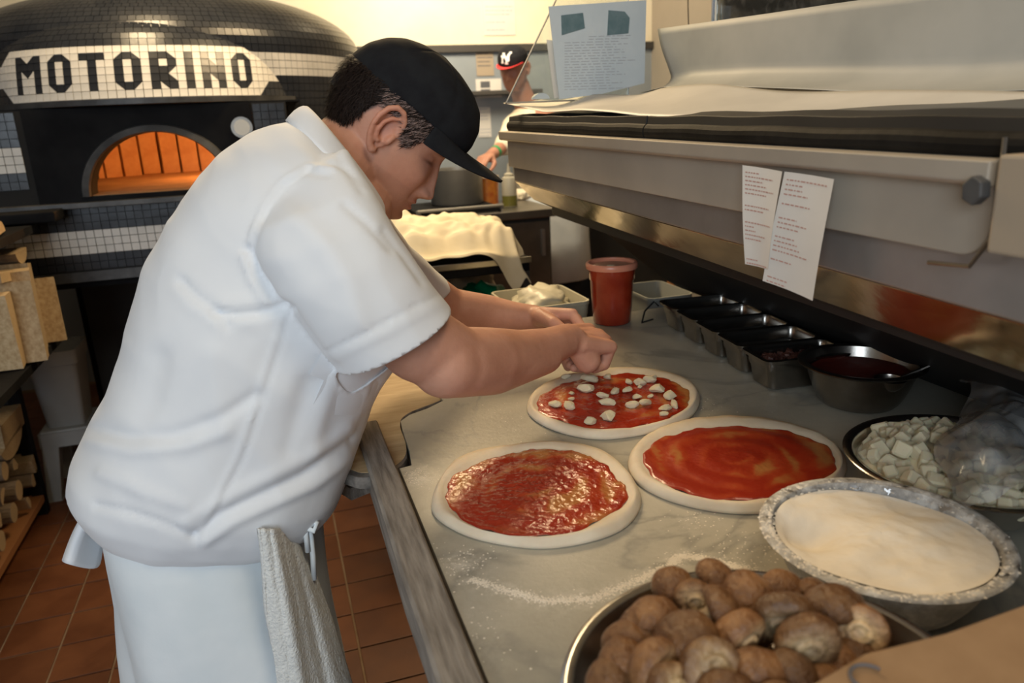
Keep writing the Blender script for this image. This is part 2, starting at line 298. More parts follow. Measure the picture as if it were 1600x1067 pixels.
def auto(o, ang=40):
    """smooth shading that keeps edges sharper than ang degrees"""
    bm = bmesh.new(); bm.from_mesh(o.data); t = math.radians(ang)
    for f in bm.faces: f.smooth = True
    for e in bm.edges:
        if len(e.link_faces) == 2 and e.calc_face_angle(0) > t: e.smooth = False
    bm.to_mesh(o.data); bm.free(); return o
def bevel(o, w=.002, seg=2, ang=40):
    m = o.modifiers.new('bevel', 'BEVEL'); m.width = w; m.segments = seg; m.limit_method = 'ANGLE'; m.angle_limit = math.radians(ang); return bake(o)
def bake(o):
    dg = bpy.context.evaluated_depsgraph_get(); me = bpy.data.meshes.new_from_object(o.evaluated_get(dg)); old = o.data
    o.modifiers.clear(); o.data = me; me.name = old.name; return o
def solid(o, t, off=0, rim=True):
    m = o.modifiers.new('s', 'SOLIDIFY'); m.thickness = t; m.offset = off; m.use_rim = rim; return bake(o)
def sub(o, n=1):
    m = o.modifiers.new('s', 'SUBSURF'); m.levels = n; m.render_levels = n; return bake(o)
def remesh(o, vox, sm=4, smf=.5):
    m = o.modifiers.new('r', 'REMESH'); m.mode = 'VOXEL'; m.voxel_size = vox; m.use_smooth_shade = True
    if sm: k = o.modifiers.new('k', 'SMOOTH'); k.iterations = sm; k.factor = smf
    return bake(o)
def getco(o):
    me = o.data; n = len(me.vertices); c = np.empty(n*3); me.vertices.foreach_get('co', c); nn = np.empty(n*3); me.vertices.foreach_get('normal', nn)
    return c.reshape(-1, 3)+ORG[o], nn.reshape(-1, 3)
def setco(o, c): o.data.vertices.foreach_set('co', (c-ORG[o]).ravel()); o.data.update()
def copy_tree(o, loc=None, label=None, rot=None, parent=None, scale=None):
    c = o.copy(); COL.objects.link(c)
    if parent is not None: c.parent = parent
    if loc is not None: c.location = loc
    if rot is not None: c.rotation_euler = rot
    if scale is not None: c.scale = scale
    if label: c['label'] = label
    for ch in list(o.children): copy_tree(ch, parent=c)
    return c
def rotm(ax, deg): return np.array(Matrix.Rotation(math.radians(deg), 3, ax))
def fbm(P, s, amp, off=0):
    return np.array([noise.fractal(Vector((p[0]*s+off, p[1]*s, p[2]*s)), 1, 2, 3) for p in P])*amp
def structure(name, g, m, **kw): return g.obj(name, m, kind='structure', **kw)
# ================================================================== the room
X0, X1, Y0, Y1, ZC = -2.4, 2.6, -2.0, 4.9, 2.75
fl = structure('floor', G().box((X0, Y0, -.12), (X1, Y1, -.004)), M['tilegrout'])
P = .165; fx0, fy0 = .0835, 1.6965
tg = G(); tg.box((-P/2+.003, -P/2+.003, -.012), (P/2-.003, P/2-.003, 0), bev=.0018)
tile0 = None; rest = G(); cnt = 0
for i in range(-15, 15):
    for j in range(-22, 20):
        cx, cy = fx0+P*(i+.5), fy0+P*(j+.5)
        if not (X0+.1 < cx < X1-.1 and Y0+.1 < cy < Y1-.1): continue
        vis = (-1.15 < cx < .5 and 1.2 < cy < 3.9)
        if vis:
            if tile0 is None: o = tg.obj('floor_tile', M['quarry'], fl); tile0 = o
            else: o = tile0.copy(); COL.objects.link(o)
            o.location = (cx, cy, random.uniform(-.0008, .0008)); o.rotation_euler = (random.gauss(0, .002), random.gauss(0, .002), random.choice([0, 1, 2, 3])*math.pi/2)
        else: rest.box((cx-P/2+.003, cy-P/2+.003, -.012), (cx+P/2-.003, cy+P/2-.003, 0))
rest.obj('floor_tiles_beyond', M['quarry'], fl, kind='stuff')
structure('wall_left', G().box((X0-.1, Y0, -.12), (X0, Y1, ZC)), M['plaster'])
structure('wall_right', G().box((X1, Y0, -.12), (X1+.1, Y1, ZC)), M['plaster'])
structure('ceiling', G().box((X0-.1, Y0, ZC), (X1+.1, Y1+.1, ZC+.1)), M['ceil'])
zb = 1.86
structure('wall_back', G().box((X0-.1, Y1, zb), (X1+.1, Y1+.1, ZC)).add([], []), M['creamwall'])
structure('wall_back_lower', G().box((X0-.1, Y1, -.12), (X1+.1, Y1+.1, zb)), M['panelwall'])
structure('trim_1', G().box((X0, Y1-.035, zb-.045), (X1, Y1, zb), bev=.004), M['darktrim'])
# front wall (behind the camera) with the window the daylight comes through
g = G(); g.box((X0-.1, Y0-.1, -.12), (-2.15, Y0, ZC)); g.box((-.05, Y0-.1, -.12), (X1+.1, Y0, ZC)); g.box((-2.15, Y0-.1, -.12), (-.05, Y0, 1.1)); g.box((-2.15, Y0-.1, 2.65), (-.05, Y0, ZC))
structure('wall_front', g, M['plaster'])
wf = G()
for a in (-2.15, -1.12, -.09): wf.box((a, Y0-.07, 1.1), (a+.04, Y0-.03, 2.65))
for a in (1.1, 2.61): wf.box((-2.15, Y0-.07, a), (-.05, Y0-.03, a+.04))
structure('window_1', wf, M['darktrim'])
# papers on the back wall
def wallsheet(name, label, px, m, Y=Y1-.004, thick=.002, cat='paper'):
    pts = [onY(x, y, Y) for x, y in px]; xs = [p[0] for p in pts]; zs = [p[2] for p in pts]
    t = thing(name, label, cat, ((min(xs)+max(xs))/2, Y, min(zs)))
    G().box((min(xs), Y-thick, min(zs)), (max(xs), Y, max(zs))).obj('sheet', m, t); return t, min(xs), max(xs), min(zs), max(zs)
def prints(t, x0, x1, z0, z1, Y, m, rows=8, gap=.15, r=None):
    g = G(); r = r or random.Random(3)
    for k in range(rows):
        z = z1-(k+.7)*(z1-z0)/rows; h = (z1-z0)/rows*.28
        if r.random() < gap: continue
        x = x0+.08*(x1-x0)
        end = x0+(x1-x0)*r.uniform(.5, .95)
        while x < end:
            wd = (x1-x0)*r.uniform(.04, .13); g.box((x, Y-.0006, z), (min(x+wd, end), Y, z+h)); x += wd+(x1-x0)*.02
    return g.obj('print', m, t, kind='stuff')
t, a, b, c, d = wallsheet('notice_sheet', 'pale printed notice sheet on the cream wall above the dark trim', [(752, -30), (806, 55)], M['paper'])
prints(t, a, b, c, d, Y1-.006, M['print_grey'], 14)
t, a, b, c, d = wallsheet('notice_sheet', 'tan printed sheet on the wall directly above the white photo card', [(743, 80), (772, 118)], M['mold'])
prints(t, a, b, c, d, Y1-.006, M['print_dark'], 6)
t, a, b, c, d = wallsheet('photo_card', 'white card with two dark photo squares beside the background cook', [(743, 124), (784, 152)], M['paper'])
g = G()
for q in (0, 1):
    z = c+(d-c)*(.12+.42*q); g.box((a+(b-a)*.18, Y1-.0075, z), (a+(b-a)*.55, Y1-.006, z+(d-c)*.34))
g.obj('photo', M['print_dark'], t)
t, a, b, c, d = wallsheet('notice_sheet', 'pale sheet low on the wall behind the cap brim', [(746, 168), (768, 214)], M['paper'])
prints(t, a, b, c, d, Y1-.006, M['print_grey'], 9)
sh = G().box((.95, Y1-.16, 1.555), (1.75, Y1-.001, 1.58), bev=.003).obj('wall_shelf', M['darktrim'], loc=(1.35, Y1, 1.555)); props(sh, 'narrow dark wall shelf under the white photo card', 'shelf')
# ================================================================== pizza oven
FY = 2.94; OX0, OX1 = -.86, .105; LC = (-.372, 3.44); BC = (-.33, 3.85)
oven = thing('pizza_oven', 'domed wood-fired pizza oven covered in small black and white mosaic tiles', 'oven', (-.35, 3.6, 0))
# stand
g = G()
for x in (OX0+.03, OX1-.03, -.36):
    for y in (3.75, 4.4): g.box((x-.03, y-.03, 0), (x+.03, y+.03, .92))
g.box((OX0, 3.0, .90), (OX1, 4.5, .945)); g.obj('stand', M['iron'], oven); G().box((OX0+.05, 3.60, .02), (OX1+.2, 4.40, .90)).obj('dark_void_filler', M['blackpanel'], oven)  # black box added in place of the dark void beneath the oven
g = G().box((OX0, FY, .93), (OX1, FY+.012, .965)); g.obj('base_rail', M['ironworn'], oven)
# grout core under the tiles
TP = .0274
g = G().box((OX0, FY+.004, .945), (OX1, 4.2, 1.19)); g.obj('base_block', M['grout'], oven)
def bprof():
    pr = [(.80, .95), (.80, 1.35), (.815, 1.55), (.82, 1.70)]; z0 = 1.72; a = .82; c = .27
    for t in np.linspace(0, 88, 22): pr.append((a*math.cos(math.radians(t)), z0+c*math.sin(math.radians(t))))
    return pr
BP = bprof()
gb = G().lathe([(r-.004, z-.003) for r, z in BP], (BC[0], BC[1], 0), 96)
# open the shell where the fire chamber is: keep only faces above the hood line or away from the front
V = np.array(gb.v); F = [f for f in gb.f if not (V[f][:, 2].mean() < 1.50 and V[f][:, 1].mean() < 3.9 and abs(V[f][:, 0].mean()+.36) < .47)]
mesh('dome_shell', V, F, M['grout'], oven, smooth=True)
# lobe (hood) profile leaning back
lp = [(.56, 1.533)]; ang = 20.0
for k in range(26):
    a = math.radians(ang); lp.append((lp[-1][0]-TP*math.sin(a), lp[-1][1]+TP*math.cos(a)))
    ang += 2.2 if k < 7 else 7.0
    ang = min(ang, 88)
LA = 62
th = np.radians(np.linspace(-90-LA-4, -90+LA+4, 60))

R0_, R7_ = lp[0][0], lp[7][0]
def lobP(i, th_):
    r, z = lp[i]; rx = R0_ if i <= 7 else max(.03, R0_-(R7_-r)); return np.array([LC[0]+rx*math.cos(th_), LC[1]-r+rx*(1+math.sin(th_)), z])
G().loft([np.array([lobP(i, t)+[0, .005, -.003] for t in th]) for i in range(len(lp))], cap=False, closed=False).obj('hood_shell', M['grout'], oven, smooth=True)
# sign pattern
pat = {'M': ['#cd#', '####', '#ba#', '#..#', '#..#'], 'O': ['d#c', '#.#', '#.#', '#.#', 'b#a'], 'T': ['###', '.#.', '.#.', '.#.', '.#.'],
       'R': ['##c', '#.#', '##a', '##c', '#b#'], 'I': ['#']*5, 'N': ['#.#', '#c#', '###', '#b#', '#.#']}
rows = ['']*5
for i, ch in enumerate('MOTORINO'):
    for r in range(5): rows[r] += pat[ch][r]+('.' if i < 7 else '')
W = len(rows[0]); lead = 3
grid = {}
for r in range(5):
    for c in range(W): grid[(r+1, c)] = rows[r][c]
for r in range(7):
    for c in range(-12, W+13):
        if (r, c) in grid: continue
        inside = None
        if r == 0 or r == 6:
            k = 1 if r == 0 else 1
            if -k <= c < W+k: inside = '.'
            elif c == -k-1: inside = 'a' if r == 0 else 'c'
            elif c == W+k: inside = 'b' if r == 0 else 'd'
            else: inside = '#'
        elif r in (1, 5):
            if -2 <= c < W+2: inside = '.'
            elif c == -3: inside = 'a' if r == 1 else 'c'
            elif c == W+2: inside = 'b' if r == 1 else 'd'
            else: inside = '#'
        else: inside = '.'
        grid[(r, c)] = inside
BT, WT = M['black_tile'], M['white_tile']
tri_idx = {'a': ([0, 1, 3], [1, 2, 3]), 'b': ([0, 1, 2], [0, 2, 3]), 'c': ([0, 2, 3], [0, 1, 2]), 'd': ([1, 2, 3], [0, 1, 3])}
# corner order: 0 top-left, 1 top-right, 2 bottom-right, 3 bottom-left ; first = dark triangle
def tilepoly(corners, nrm, h=.0035, inset=.0014):
    C_ = np.array(corners); ce = C_.mean(0); T_ = ce+(C_-ce)*(1-inset/np.linalg.norm(C_-ce, axis=1)[:, None]); n = len(C_)
    top = T_+nrm*h*.6; bot = T_-nrm*h*.6; V = np.concatenate([top, bot]); F = [list(range(n))]+[[i, i+n, (i+1) % n+n, (i+1) % n] for i in range(n)]
    return V, F
def lob(row, u):
    """point on the hood at tile row edge (0 = bottom of sign) and column coordinate u"""
    return lobP(row, -math.pi/2+(u-W/2)*TP/.56)
umax = math.radians(LA)*.56/TP
stuff_b, stuff_w = G(), G(); nt_ = 0
for r in range(7):
    for c in range(-12, W+13):
        if abs(c+.5-W/2) > umax: continue
        rr = 6-r; q = [lob(rr+1, c), lob(rr+1, c+1), lob(rr, c+1), lob(rr, c)]
        n = np.cross(q[1]-q[0], q[3]-q[0]); n = -n/np.linalg.norm(n); n = n if n[1] < 0 else -n
        ch = grid[(r, c)]
        pieces = [([0, 1, 2, 3], BT if ch == '#' else WT)] if ch in '#.' else [(tri_idx[ch][0], BT), (tri_idx[ch][1], WT)]
        for idx, mm in pieces:
            V, F = tilepoly([q[i] for i in idx], n)
            sign = -2 <= c < W+2 and 0 <= r <= 6
            if sign and nt_ < 290: mesh('mosaic_tile', V, F, mm, oven, loc=V.mean(0)); nt_ += 1
            else: (stuff_b if mm is BT else stuff_w).add(V, F)
for r in range(7, 26):
    c = -umax
    rad = R0_-(R7_-lp[r][0]); nn = max(6, int(2*math.radians(LA)*rad/TP))
    for k in range(nn):
        a0 = -math.pi/2-math.radians(LA)+2*math.radians(LA)*k/nn; a1 = a0+2*math.radians(LA)/nn
        def pt(i, a): return lobP(i, a)
        if r+1 >= len(lp): continue
        q = [pt(r+1, a0), pt(r+1, a1), pt(r, a1), pt(r, a0)]; n = np.cross(q[1]-q[0], q[3]-q[0]); n = n/np.linalg.norm(n); n = n if n[2] > -.1 and (n@(q[0]-np.array([LC[0], LC[1], 1.3]))) > 0 else -n
        V, F = tilepoly(q, n); stuff_b.add(V, F)
# body tiles
ss = [0]; 
for i in range(1, len(BP)): ss.append(ss[-1]+math.dist(BP[i], BP[i-1]))
def bp(s): return np.array([np.interp(s, ss, [p[0] for p in BP]), np.interp(s, ss, [p[1] for p in BP])])
s = 0
while s < ss[-1]-TP:
    (r0, z0), (r1, z1) = bp(s), bp(s+TP); nn = max(6, int(2*math.pi*max(r0, r1)/TP)); white = 1.595 < (z0+z1)/2 < 1.69
    for k in range(nn):
        a0 = 2*math.pi*k/nn; a1 = 2*math.pi*(k+1)/nn; am = (a0+a1)/2
        x, y = BC[0]+r0*math.cos(am), BC[1]+r0*math.sin(am)
        if math.sin(am) > .35: continue
        if z0 < 1.52 and abs(x+.36) < .47 and y < 3.9: continue
        if z0 < 1.58 and abs(x-LC[0]) < .40 and y < 3.2: continue
        q = [np.array([BC[0]+rr*math.cos(a), BC[1]+rr*math.sin(a), zz]) for rr, zz, a in ((r1, z1, a0), (r1, z1, a1), (r0, z0, a1), (r0, z0, a0))]
        n = np.cross(q[1]-q[0], q[3]-q[0]); n = n/(np.linalg.norm(n)+1e-9); n = n if n@np.array([math.cos(am), math.sin(am), .3]) > 0 else -n
        V, F = tilepoly(q, n); (stuff_w if white else stuff_b).add(V, F)
    s += TP
# flat front: tiles beside the iron plate and below the ledge
PX0, PX1, LZ = -.73, -.014, 1.205
def flat(c0, c1, z1, rows_, white):
    for k in range(rows_):
        for c in range(c0, c1):
            x0 = OX0+c*TP; z = z1-k*TP; q = [np.array([x0, FY, z]), np.array([x0+TP, FY, z]), np.array([x0+TP, FY, z-TP]), np.array([x0, FY, z-TP])]
            V, F = tilepoly(q, np.array([0, -1., 0])); (stuff_w if k in white else stuff_b).add(V, F)
nc = int((OX1-OX0)/TP)
flat(0, nc, 1.190, 8, (3, 4, 5))
flat(0, int((PX0-OX0)/TP), 1.503, 9, (4, 5, 6)); flat(nc-int((OX1-PX1)/TP)+0, nc, 1.503, 9, (4, 5, 6))
G().box((OX0, FY+.004, 1.19), (PX0, 4.0, 1.507)).obj('front_pier', M['grout'], oven); G().box((PX1, FY+.004, 1.19), (OX1, 3.9, 1.507)).obj('front_pier', M['grout'], oven)
stuff_b.obj('black_mosaic', BT, oven, kind='stuff', label='black mosaic tiles'); stuff_w.obj('white_mosaic', WT, oven, kind='stuff', label='white mosaic tiles')
# iron face plate with arched mouth
AX, AR, AH = -.345, .222, .200; ab = 1.222
def archpts(n, k=1.0, y=0):
    t = np.linspace(math.pi, 0, n); return [(AX+AR*k*math.cos(a), ab+(AH*k)*math.sin(a)) for a in t]
n = 33; inner = archpts(n); outer = []
for x, z in inner:
    dx, dz = x-AX, z-ab; s_ = 9
    if dx > 1e-6: s_ = min(s_, (PX1-AX)/dx)
    if dx < -1e-6: s_ = min(s_, (PX0-AX)/dx)
    if dz > 1e-6: s_ = min(s_, (1.508-ab)/dz)
    outer.append((AX+dx*s_, ab+dz*s_))
# insert plate corners
g = G(); rings = [np.array([[x, FY-.006, z] for x, z in inner]), np.array([[x, FY-.006, z] for x, z in outer])]
g.loft(rings, cap=False, closed=False)
for cx in (PX0, PX1):
    k = 0 if cx == PX0 else -1
    best = [i for i in range(n-1) if (abs(outer[i][0]-cx) < 1e-6) != (abs(outer[i+1][0]-cx) < 1e-6)]
    for i in best: g.add([[outer[i][0], FY-.006, outer[i][1]], [outer[i+1][0], FY-.006, outer[i+1][1]], [cx, FY-.006, 1.508]], [[0, 1, 2]])
g.loft([np.array([[x, FY-.006, z] for x, z in inner]), np.array([[x, FY+.10, z] for x, z in inner])], cap=False, closed=False)
g.box((PX0, FY-.006, LZ-.01), (PX1, FY+.02, ab)); g.obj('face_plate', M['iron'], oven)
g = G(); R_ = []
for k, y in ((1.0, FY-.012), (1.02, FY-.03), (1.12, FY-.022), (1.14, FY-.006)):
    R_.append(np.array([[x, y, z] for x, z in archpts(n, k)]))
g.loft(R_, cap=False, closed=False); auto(g.obj('mouth_ring', M['ironworn'], oven))
g = G().box((OX0-.02, FY-.05, LZ-.018), (OX1, FY+.03, LZ), bev=.002); g.obj('ledge', M['ironworn'], oven)
g = G().box((OX0-.06, FY-.17, LZ-.045), (-.655, FY-.02, LZ-.012), bev=.004); g.obj('tool_rest', M['iron'], oven)
hb = G(); th2 = np.radians(np.linspace(-90-LA-2, -90+LA+2, 50)); pr = [(.585, 1.514), (.585, 1.532), (.555, 1.534), (.30, 1.534), (.30, 1.514), (.585, 1.514)]
hb.loft([np.stack([LC[0]+r*np.cos(th2), LC[1]+r*np.sin(th2), np.full(50, z)], 1) for r, z in pr], cap=False, closed=False); auto(hb.obj('hood_rim', M['ironworn'], oven))
G().box((OX0, FY+.01, 1.506), (OX1+.05, 4.0, 1.512)).obj('hood_soffit', M['iron'], oven)
p = onY(378, 199, FY-.012); th_ = G().cyl(p, p+np.array([0, -.016, 0]), .036, 28).obj('thermometer', M['steeldk'], oven)
g = G().cyl(p+np.array([0, -.0155, 0]), p+np.array([0, -.0175, 0]), .027, 28); d_ = g.obj('dial', M['brass'], th_)
G().box(tuple(p+np.array([-.002, -.019, -.006])), tuple(p+np.array([.002, -.0178, .022]))).obj('needle', M['print_dark'], th_) if False else None
# fire chamber
CC = (-.345, 3.62); g = G().lathe([(.62, 1.20), (.62, 1.225)], (CC[0], CC[1], 0), 40, cap=True).box((AX-.25, FY, 1.195), (AX+.25, 3.4, 1.224)); g.obj('hearth', M['hearth'], oven)
g = G()
brk = None
nb = 40; bh = .20
for k in range(nb):
    a = 2*math.pi*k/nb
    if math.sin(a) < -.75: continue
    for lv, (rb, zb_, tilt) in enumerate(((.56, 1.225, 0), (.555, 1.428, 16))):
        c = np.array([CC[0]+rb*math.cos(a), CC[1]+rb*math.sin(a), zb_]); R3 = rotm('Z', math.degrees(a))@rotm('Y', -tilt); wd = .039 if lv == 0 else .036
        q = G().box((0, -wd, 0), (.06, wd, .198), bev=.003); V = np.array(q.v)@R3.T+c+rng.normal(0, .0015, 3)
        mesh('fire_brick', V, q.f, M['firebrick'], oven, loc=c)
g = G(); g.lathe([(.54, 1.60), (.45, 1.68), (.3, 1.73), (.1, 1.75), (.01, 1.75)], (CC[0], CC[1], 0), 32); g.lathe([(.63, 1.2), (.63, 1.45), (.60, 1.62), (.5, 1.70)], (CC[0], CC[1], 0), 32)
V = np.array(g.v); F = [f for f in g.f if not (V[f][:, 1].mean() < 3.12 and V[f][:, 2].mean() < 1.62)]
mesh('chamber_vault', V, F, M['firebrick'], oven)
g = G()
for k in range(5):
    x, y = .02+.05*k-.05, 3.72+.05*math.sin(k*2); g.lathe([(.03, 0), (.035, .04), (.02, .10), (.002, .15)], (x, y, 1.226), 8)
g.obj('flame', M['ember'], oven, smooth=True)
# ================================================================== marble prep counter
CZ = .92
ct = thing('prep_counter', 'grey marble prep counter with a weathered wooden edge strip', 'counter', (.6, .9, 0))
notch = [onZ(*p, CZ)[:2] for p in [(618, 733), (643, 727), (640, 705), (628, 668), (626, 658), (640, 648), (668, 638), (692, 626)]]
nx = [(.137, -.30)]+[(.137, float(notch[0][1]))]+[tuple(map(float, p)) for p in notch[1:]]+[(.262, 1.315), (.30, 1.725), (1.40, 1.725), (1.40, -.30)]
# slab top as a fine grid clipped to the outline, with the drift of flour painted as its own material mask
bm = bmesh.new(); vs = [bm.verts.new((x, y, CZ)) for x, y in nx]; f = bm.faces.new(vs)
for k in range(1, 92): bmesh.ops.bisect_plane(bm, geom=bm.verts[:]+bm.edges[:]+bm.faces[:], plane_co=(.137+k*.014, 0, 0), plane_no=(1, 0, 0))
for k in range(1, 142): bmesh.ops.bisect_plane(bm, geom=bm.verts[:]+bm.edges[:]+bm.faces[:], plane_co=(0, -.3+k*.01425, 0), plane_no=(0, 1, 0))
r_ = bmesh.ops.extrude_face_region(bm, geom=bm.faces[:])
for v in r_['geom']:
    if isinstance(v, bmesh.types.BMVert): v.co.z -= .032
bmesh.ops.recalc_face_normals(bm, faces=bm.faces[:])
me = bpy.data.meshes.new('marble_top'); bm.to_mesh(me); bm.free(); slab = bpy.data.objects.new('marble_top', me); COL.objects.link(slab)
slab.parent = ct; slab.location = (-.6, -.9, 0); ORG[slab] = np.zeros(3); me.materials.append(M['marble'])
co, _ = getco(slab); pts = [onZ(*p, CZ)[:2] for p in [(735, 905), (800, 925), (860, 940), (930, 935), (1000, 905), (1050, 880), (1062, 868), (1100, 872), (1150, 885), (1195, 900)]]
fl_ = np.zeros(len(co))
def seg(co, a, b): d = b-a; t = np.clip(((co-a)@d)/(d@d), 0, 1); return np.linalg.norm(co-(a+t[:, None]*d), axis=1)
for a, b in zip(pts[:-1], pts[1:]): fl_ = np.maximum(fl_, np.exp(-(seg(co[:, :2], a, b)/.013)**2)*.95)
for px, s, k in [((650, 745), .03, .9), ((725, 885), .028, .8), ((700, 1000), .05, .45), ((820, 600), .05, .35), ((1080, 815), .02, .5), ((660, 900), .02, .5), ((1100, 620), .06, .25), ((850, 790), .2, .12)]:
    c = onZ(*px, CZ)[:2]; fl_ = np.maximum(fl_, k*np.exp(-(np.linalg.norm(co[:, :2]-c, axis=1)/s)**2))
a_ = me.attributes.new('flour', 'FLOAT', 'POINT'); a_.data.foreach_set('value', fl_)
g = G(); rf = random.Random(8)
def fleck(x, y, s):
    n_ = 5; a0 = rf.uniform(0, 6); V = [[x+s*rf.uniform(.6, 1.4)*math.cos(a0+k*2*math.pi/n_), y+s*rf.uniform(.6, 1.4)*math.sin(a0+k*2*math.pi/n_), CZ+.0001] for k in range(n_)]+[[x, y, CZ+.0001+s*.25]]; g.add(V, [[k, (k+1) % n_, 5] for k in range(n_)])
for (a, b) in zip(pts[:-1], pts[1:]):
    for q in range(420):
        t_ = rf.random(); w_ = rf.gauss(0, .0034)*(1.6 if rf.random() < .25 else .8); d_ = (b-a)/np.linalg.norm(b-a); p_ = a+(b-a)*t_+np.array([-d_[1], d_[0]])*w_; fleck(p_[0], p_[1], rf.uniform(.0004, .0014))
for px_, s_, n_ in [((650, 745), .018, 160), ((722, 880), .02, 120), ((1085, 815), .016, 60), ((1160, 860), .03, 120), ((820, 650), .05, 90), ((640, 900), .01, 50), ((700, 1000), .03, 130), ((1090, 640), .03, 60)]:
    c_ = onZ(*px_, CZ)[:2]
    for q in range(n_):
        p_ = c_+np.array([rf.gauss(0, s_), rf.gauss(0, s_)]); 
        if p_[0] > .14: fleck(p_[0], p_[1], rf.uniform(.0004, .0014))
o = g.obj('flour_dust', M['flour'], loc=(*pts[4], CZ)); props(o, 'streaks and flecks of flour scattered on the marble around the pizzas', 'flour', kind='stuff')
# wood edge strip
g = G(); L0, L1 = .092, .132
ys = np.linspace(-.3, 1.235, 14); rr = []
for i, y in enumerate(ys):
    w0 = L0+random.gauss(0, .0006); w1 = L1+random.gauss(0, .0005); z = CZ+.006+random.gauss(0, .0004)
    rr.append(np.array([[w0, y, CZ-.05], [w0-.001, y, z-.004], [w0+.003, y, z], [w1-.003, y, z+.001], [w1, y, z-.003], [w1, y, CZ-.05]]))
g.loft(rr); auto(g.obj('edge_strip', M['strip'], ct))
G().box((.40, -.3, .10), (1.38, 1.70, .888)).obj('cabinet_body', M['cabinet'], ct)
for k in range(4):
    d = G().box((.385, -.25+k*.49, .14), (.40, .21+k*.49, .86), bev=.003).obj('cabinet_door', M['steeldk'], ct)
    G().tube([(.37, -.18+k*.49, .80), (.355, -.18+k*.49, .80), (.355, .12+k*.49, .80), (.37, .12+k*.49, .80)], .006).obj('handle', M['chrome'], d)
G().box((.12, 1.60, .0), (.16, 1.64, .888)).box((.12, .0, .0), (.16, .04, .888)).box((.12, -.28, .84), (.40, 1.7, .886)).obj('support_leg', M['iron'], ct) if False else G().box((.30, -.28, .84), (.41, 1.68, .886)).obj('support_rail', M['iron'], ct)
# ------------------------------------------------------------------ wooden board lying beyond the counter corner
out = [(545, 742), (560, 748), (600, 744), (634, 725), (638, 700), (622, 662), (636, 646), (665, 635), (694, 624), (745, 600), (700, 560), (640, 556), (580, 560), (520, 600), (505, 680), (520, 735)]
bz = CZ-.006; pl = [onZ(x, y, bz)[:2] for x, y in out]
t = thing('bread_board', 'pale worn wooden board with charred floury edge notched into the counter corner', 'board', (*pl[4], .86))
def prism(poly, z0, z1): n = len(poly); return [[*p, z1] for p in poly]+[[*p, z0] for p in poly], [list(range(n)), list(range(n, 2*n))[::-1]]+[[i, i+n, (i+1) % n+n, (i+1) % n] for i in range(n)]
def smoothpoly(poly, it=2):
    P_ = np.array(poly, float)
    for _ in range(it): Q = np.roll(P_, -1, 0); P_ = np.stack([P_*.75+Q*.25, P_*.25+Q*.75], 1).reshape(-1, 2)
    return P_
sp = smoothpoly(pl, 2); c = sp.mean(0)
rim_out = sp; rim_in = c+(sp-c)*.93
g = G(); zs = [(sp, bz-.018), (sp, bz-.006), (c+(sp-c)*.985, bz-.001)]
g.loft([np.column_stack([p, np.full(len(p), z)]) for p, z in zs]+[np.column_stack([rim_in, np.full(len(sp), bz)])], cap=False)
g.obj('charred_edge', M['char'], t)
V, F = prism([tuple(p) for p in (c+(sp-c)*.932)], bz-.018, bz+.0005); mesh('board_face', V, F[:1]+F[1:], M['peel'], t)
p0 = onZ(548, 770, .84); p1 = onZ(592, 752, .84)
sl = thing('wood_offcut', 'short light wooden slat sticking out under the charred board', 'slat', (*p0[:2], .80))
d = (p1-p0); d /= np.linalg.norm(d); n2 = np.array([-d[1], d[0], 0]); a = p0; b = p1+d*.06
V = [a, b, b+n2*.10, a+n2*.10]; V = [[*v[:2], .848] for v in V]+[[*v[:2], .826] for v in V]; mesh('slat', V, [[0, 1, 2, 3], [7, 6, 5, 4], [0, 4, 5, 1], [1, 5, 6, 2], [2, 6, 7, 3], [3, 7, 4, 0]], M['strip'], sl)
# small under-shelf carrying board and slat
sh = G().box((.10, 1.30, .79), (.40, 1.70, .815))
sh.box((.12, 1.34, .815), (.24, 1.72, .884)); sh.obj('side_shelf', M['cabinet'], ct)
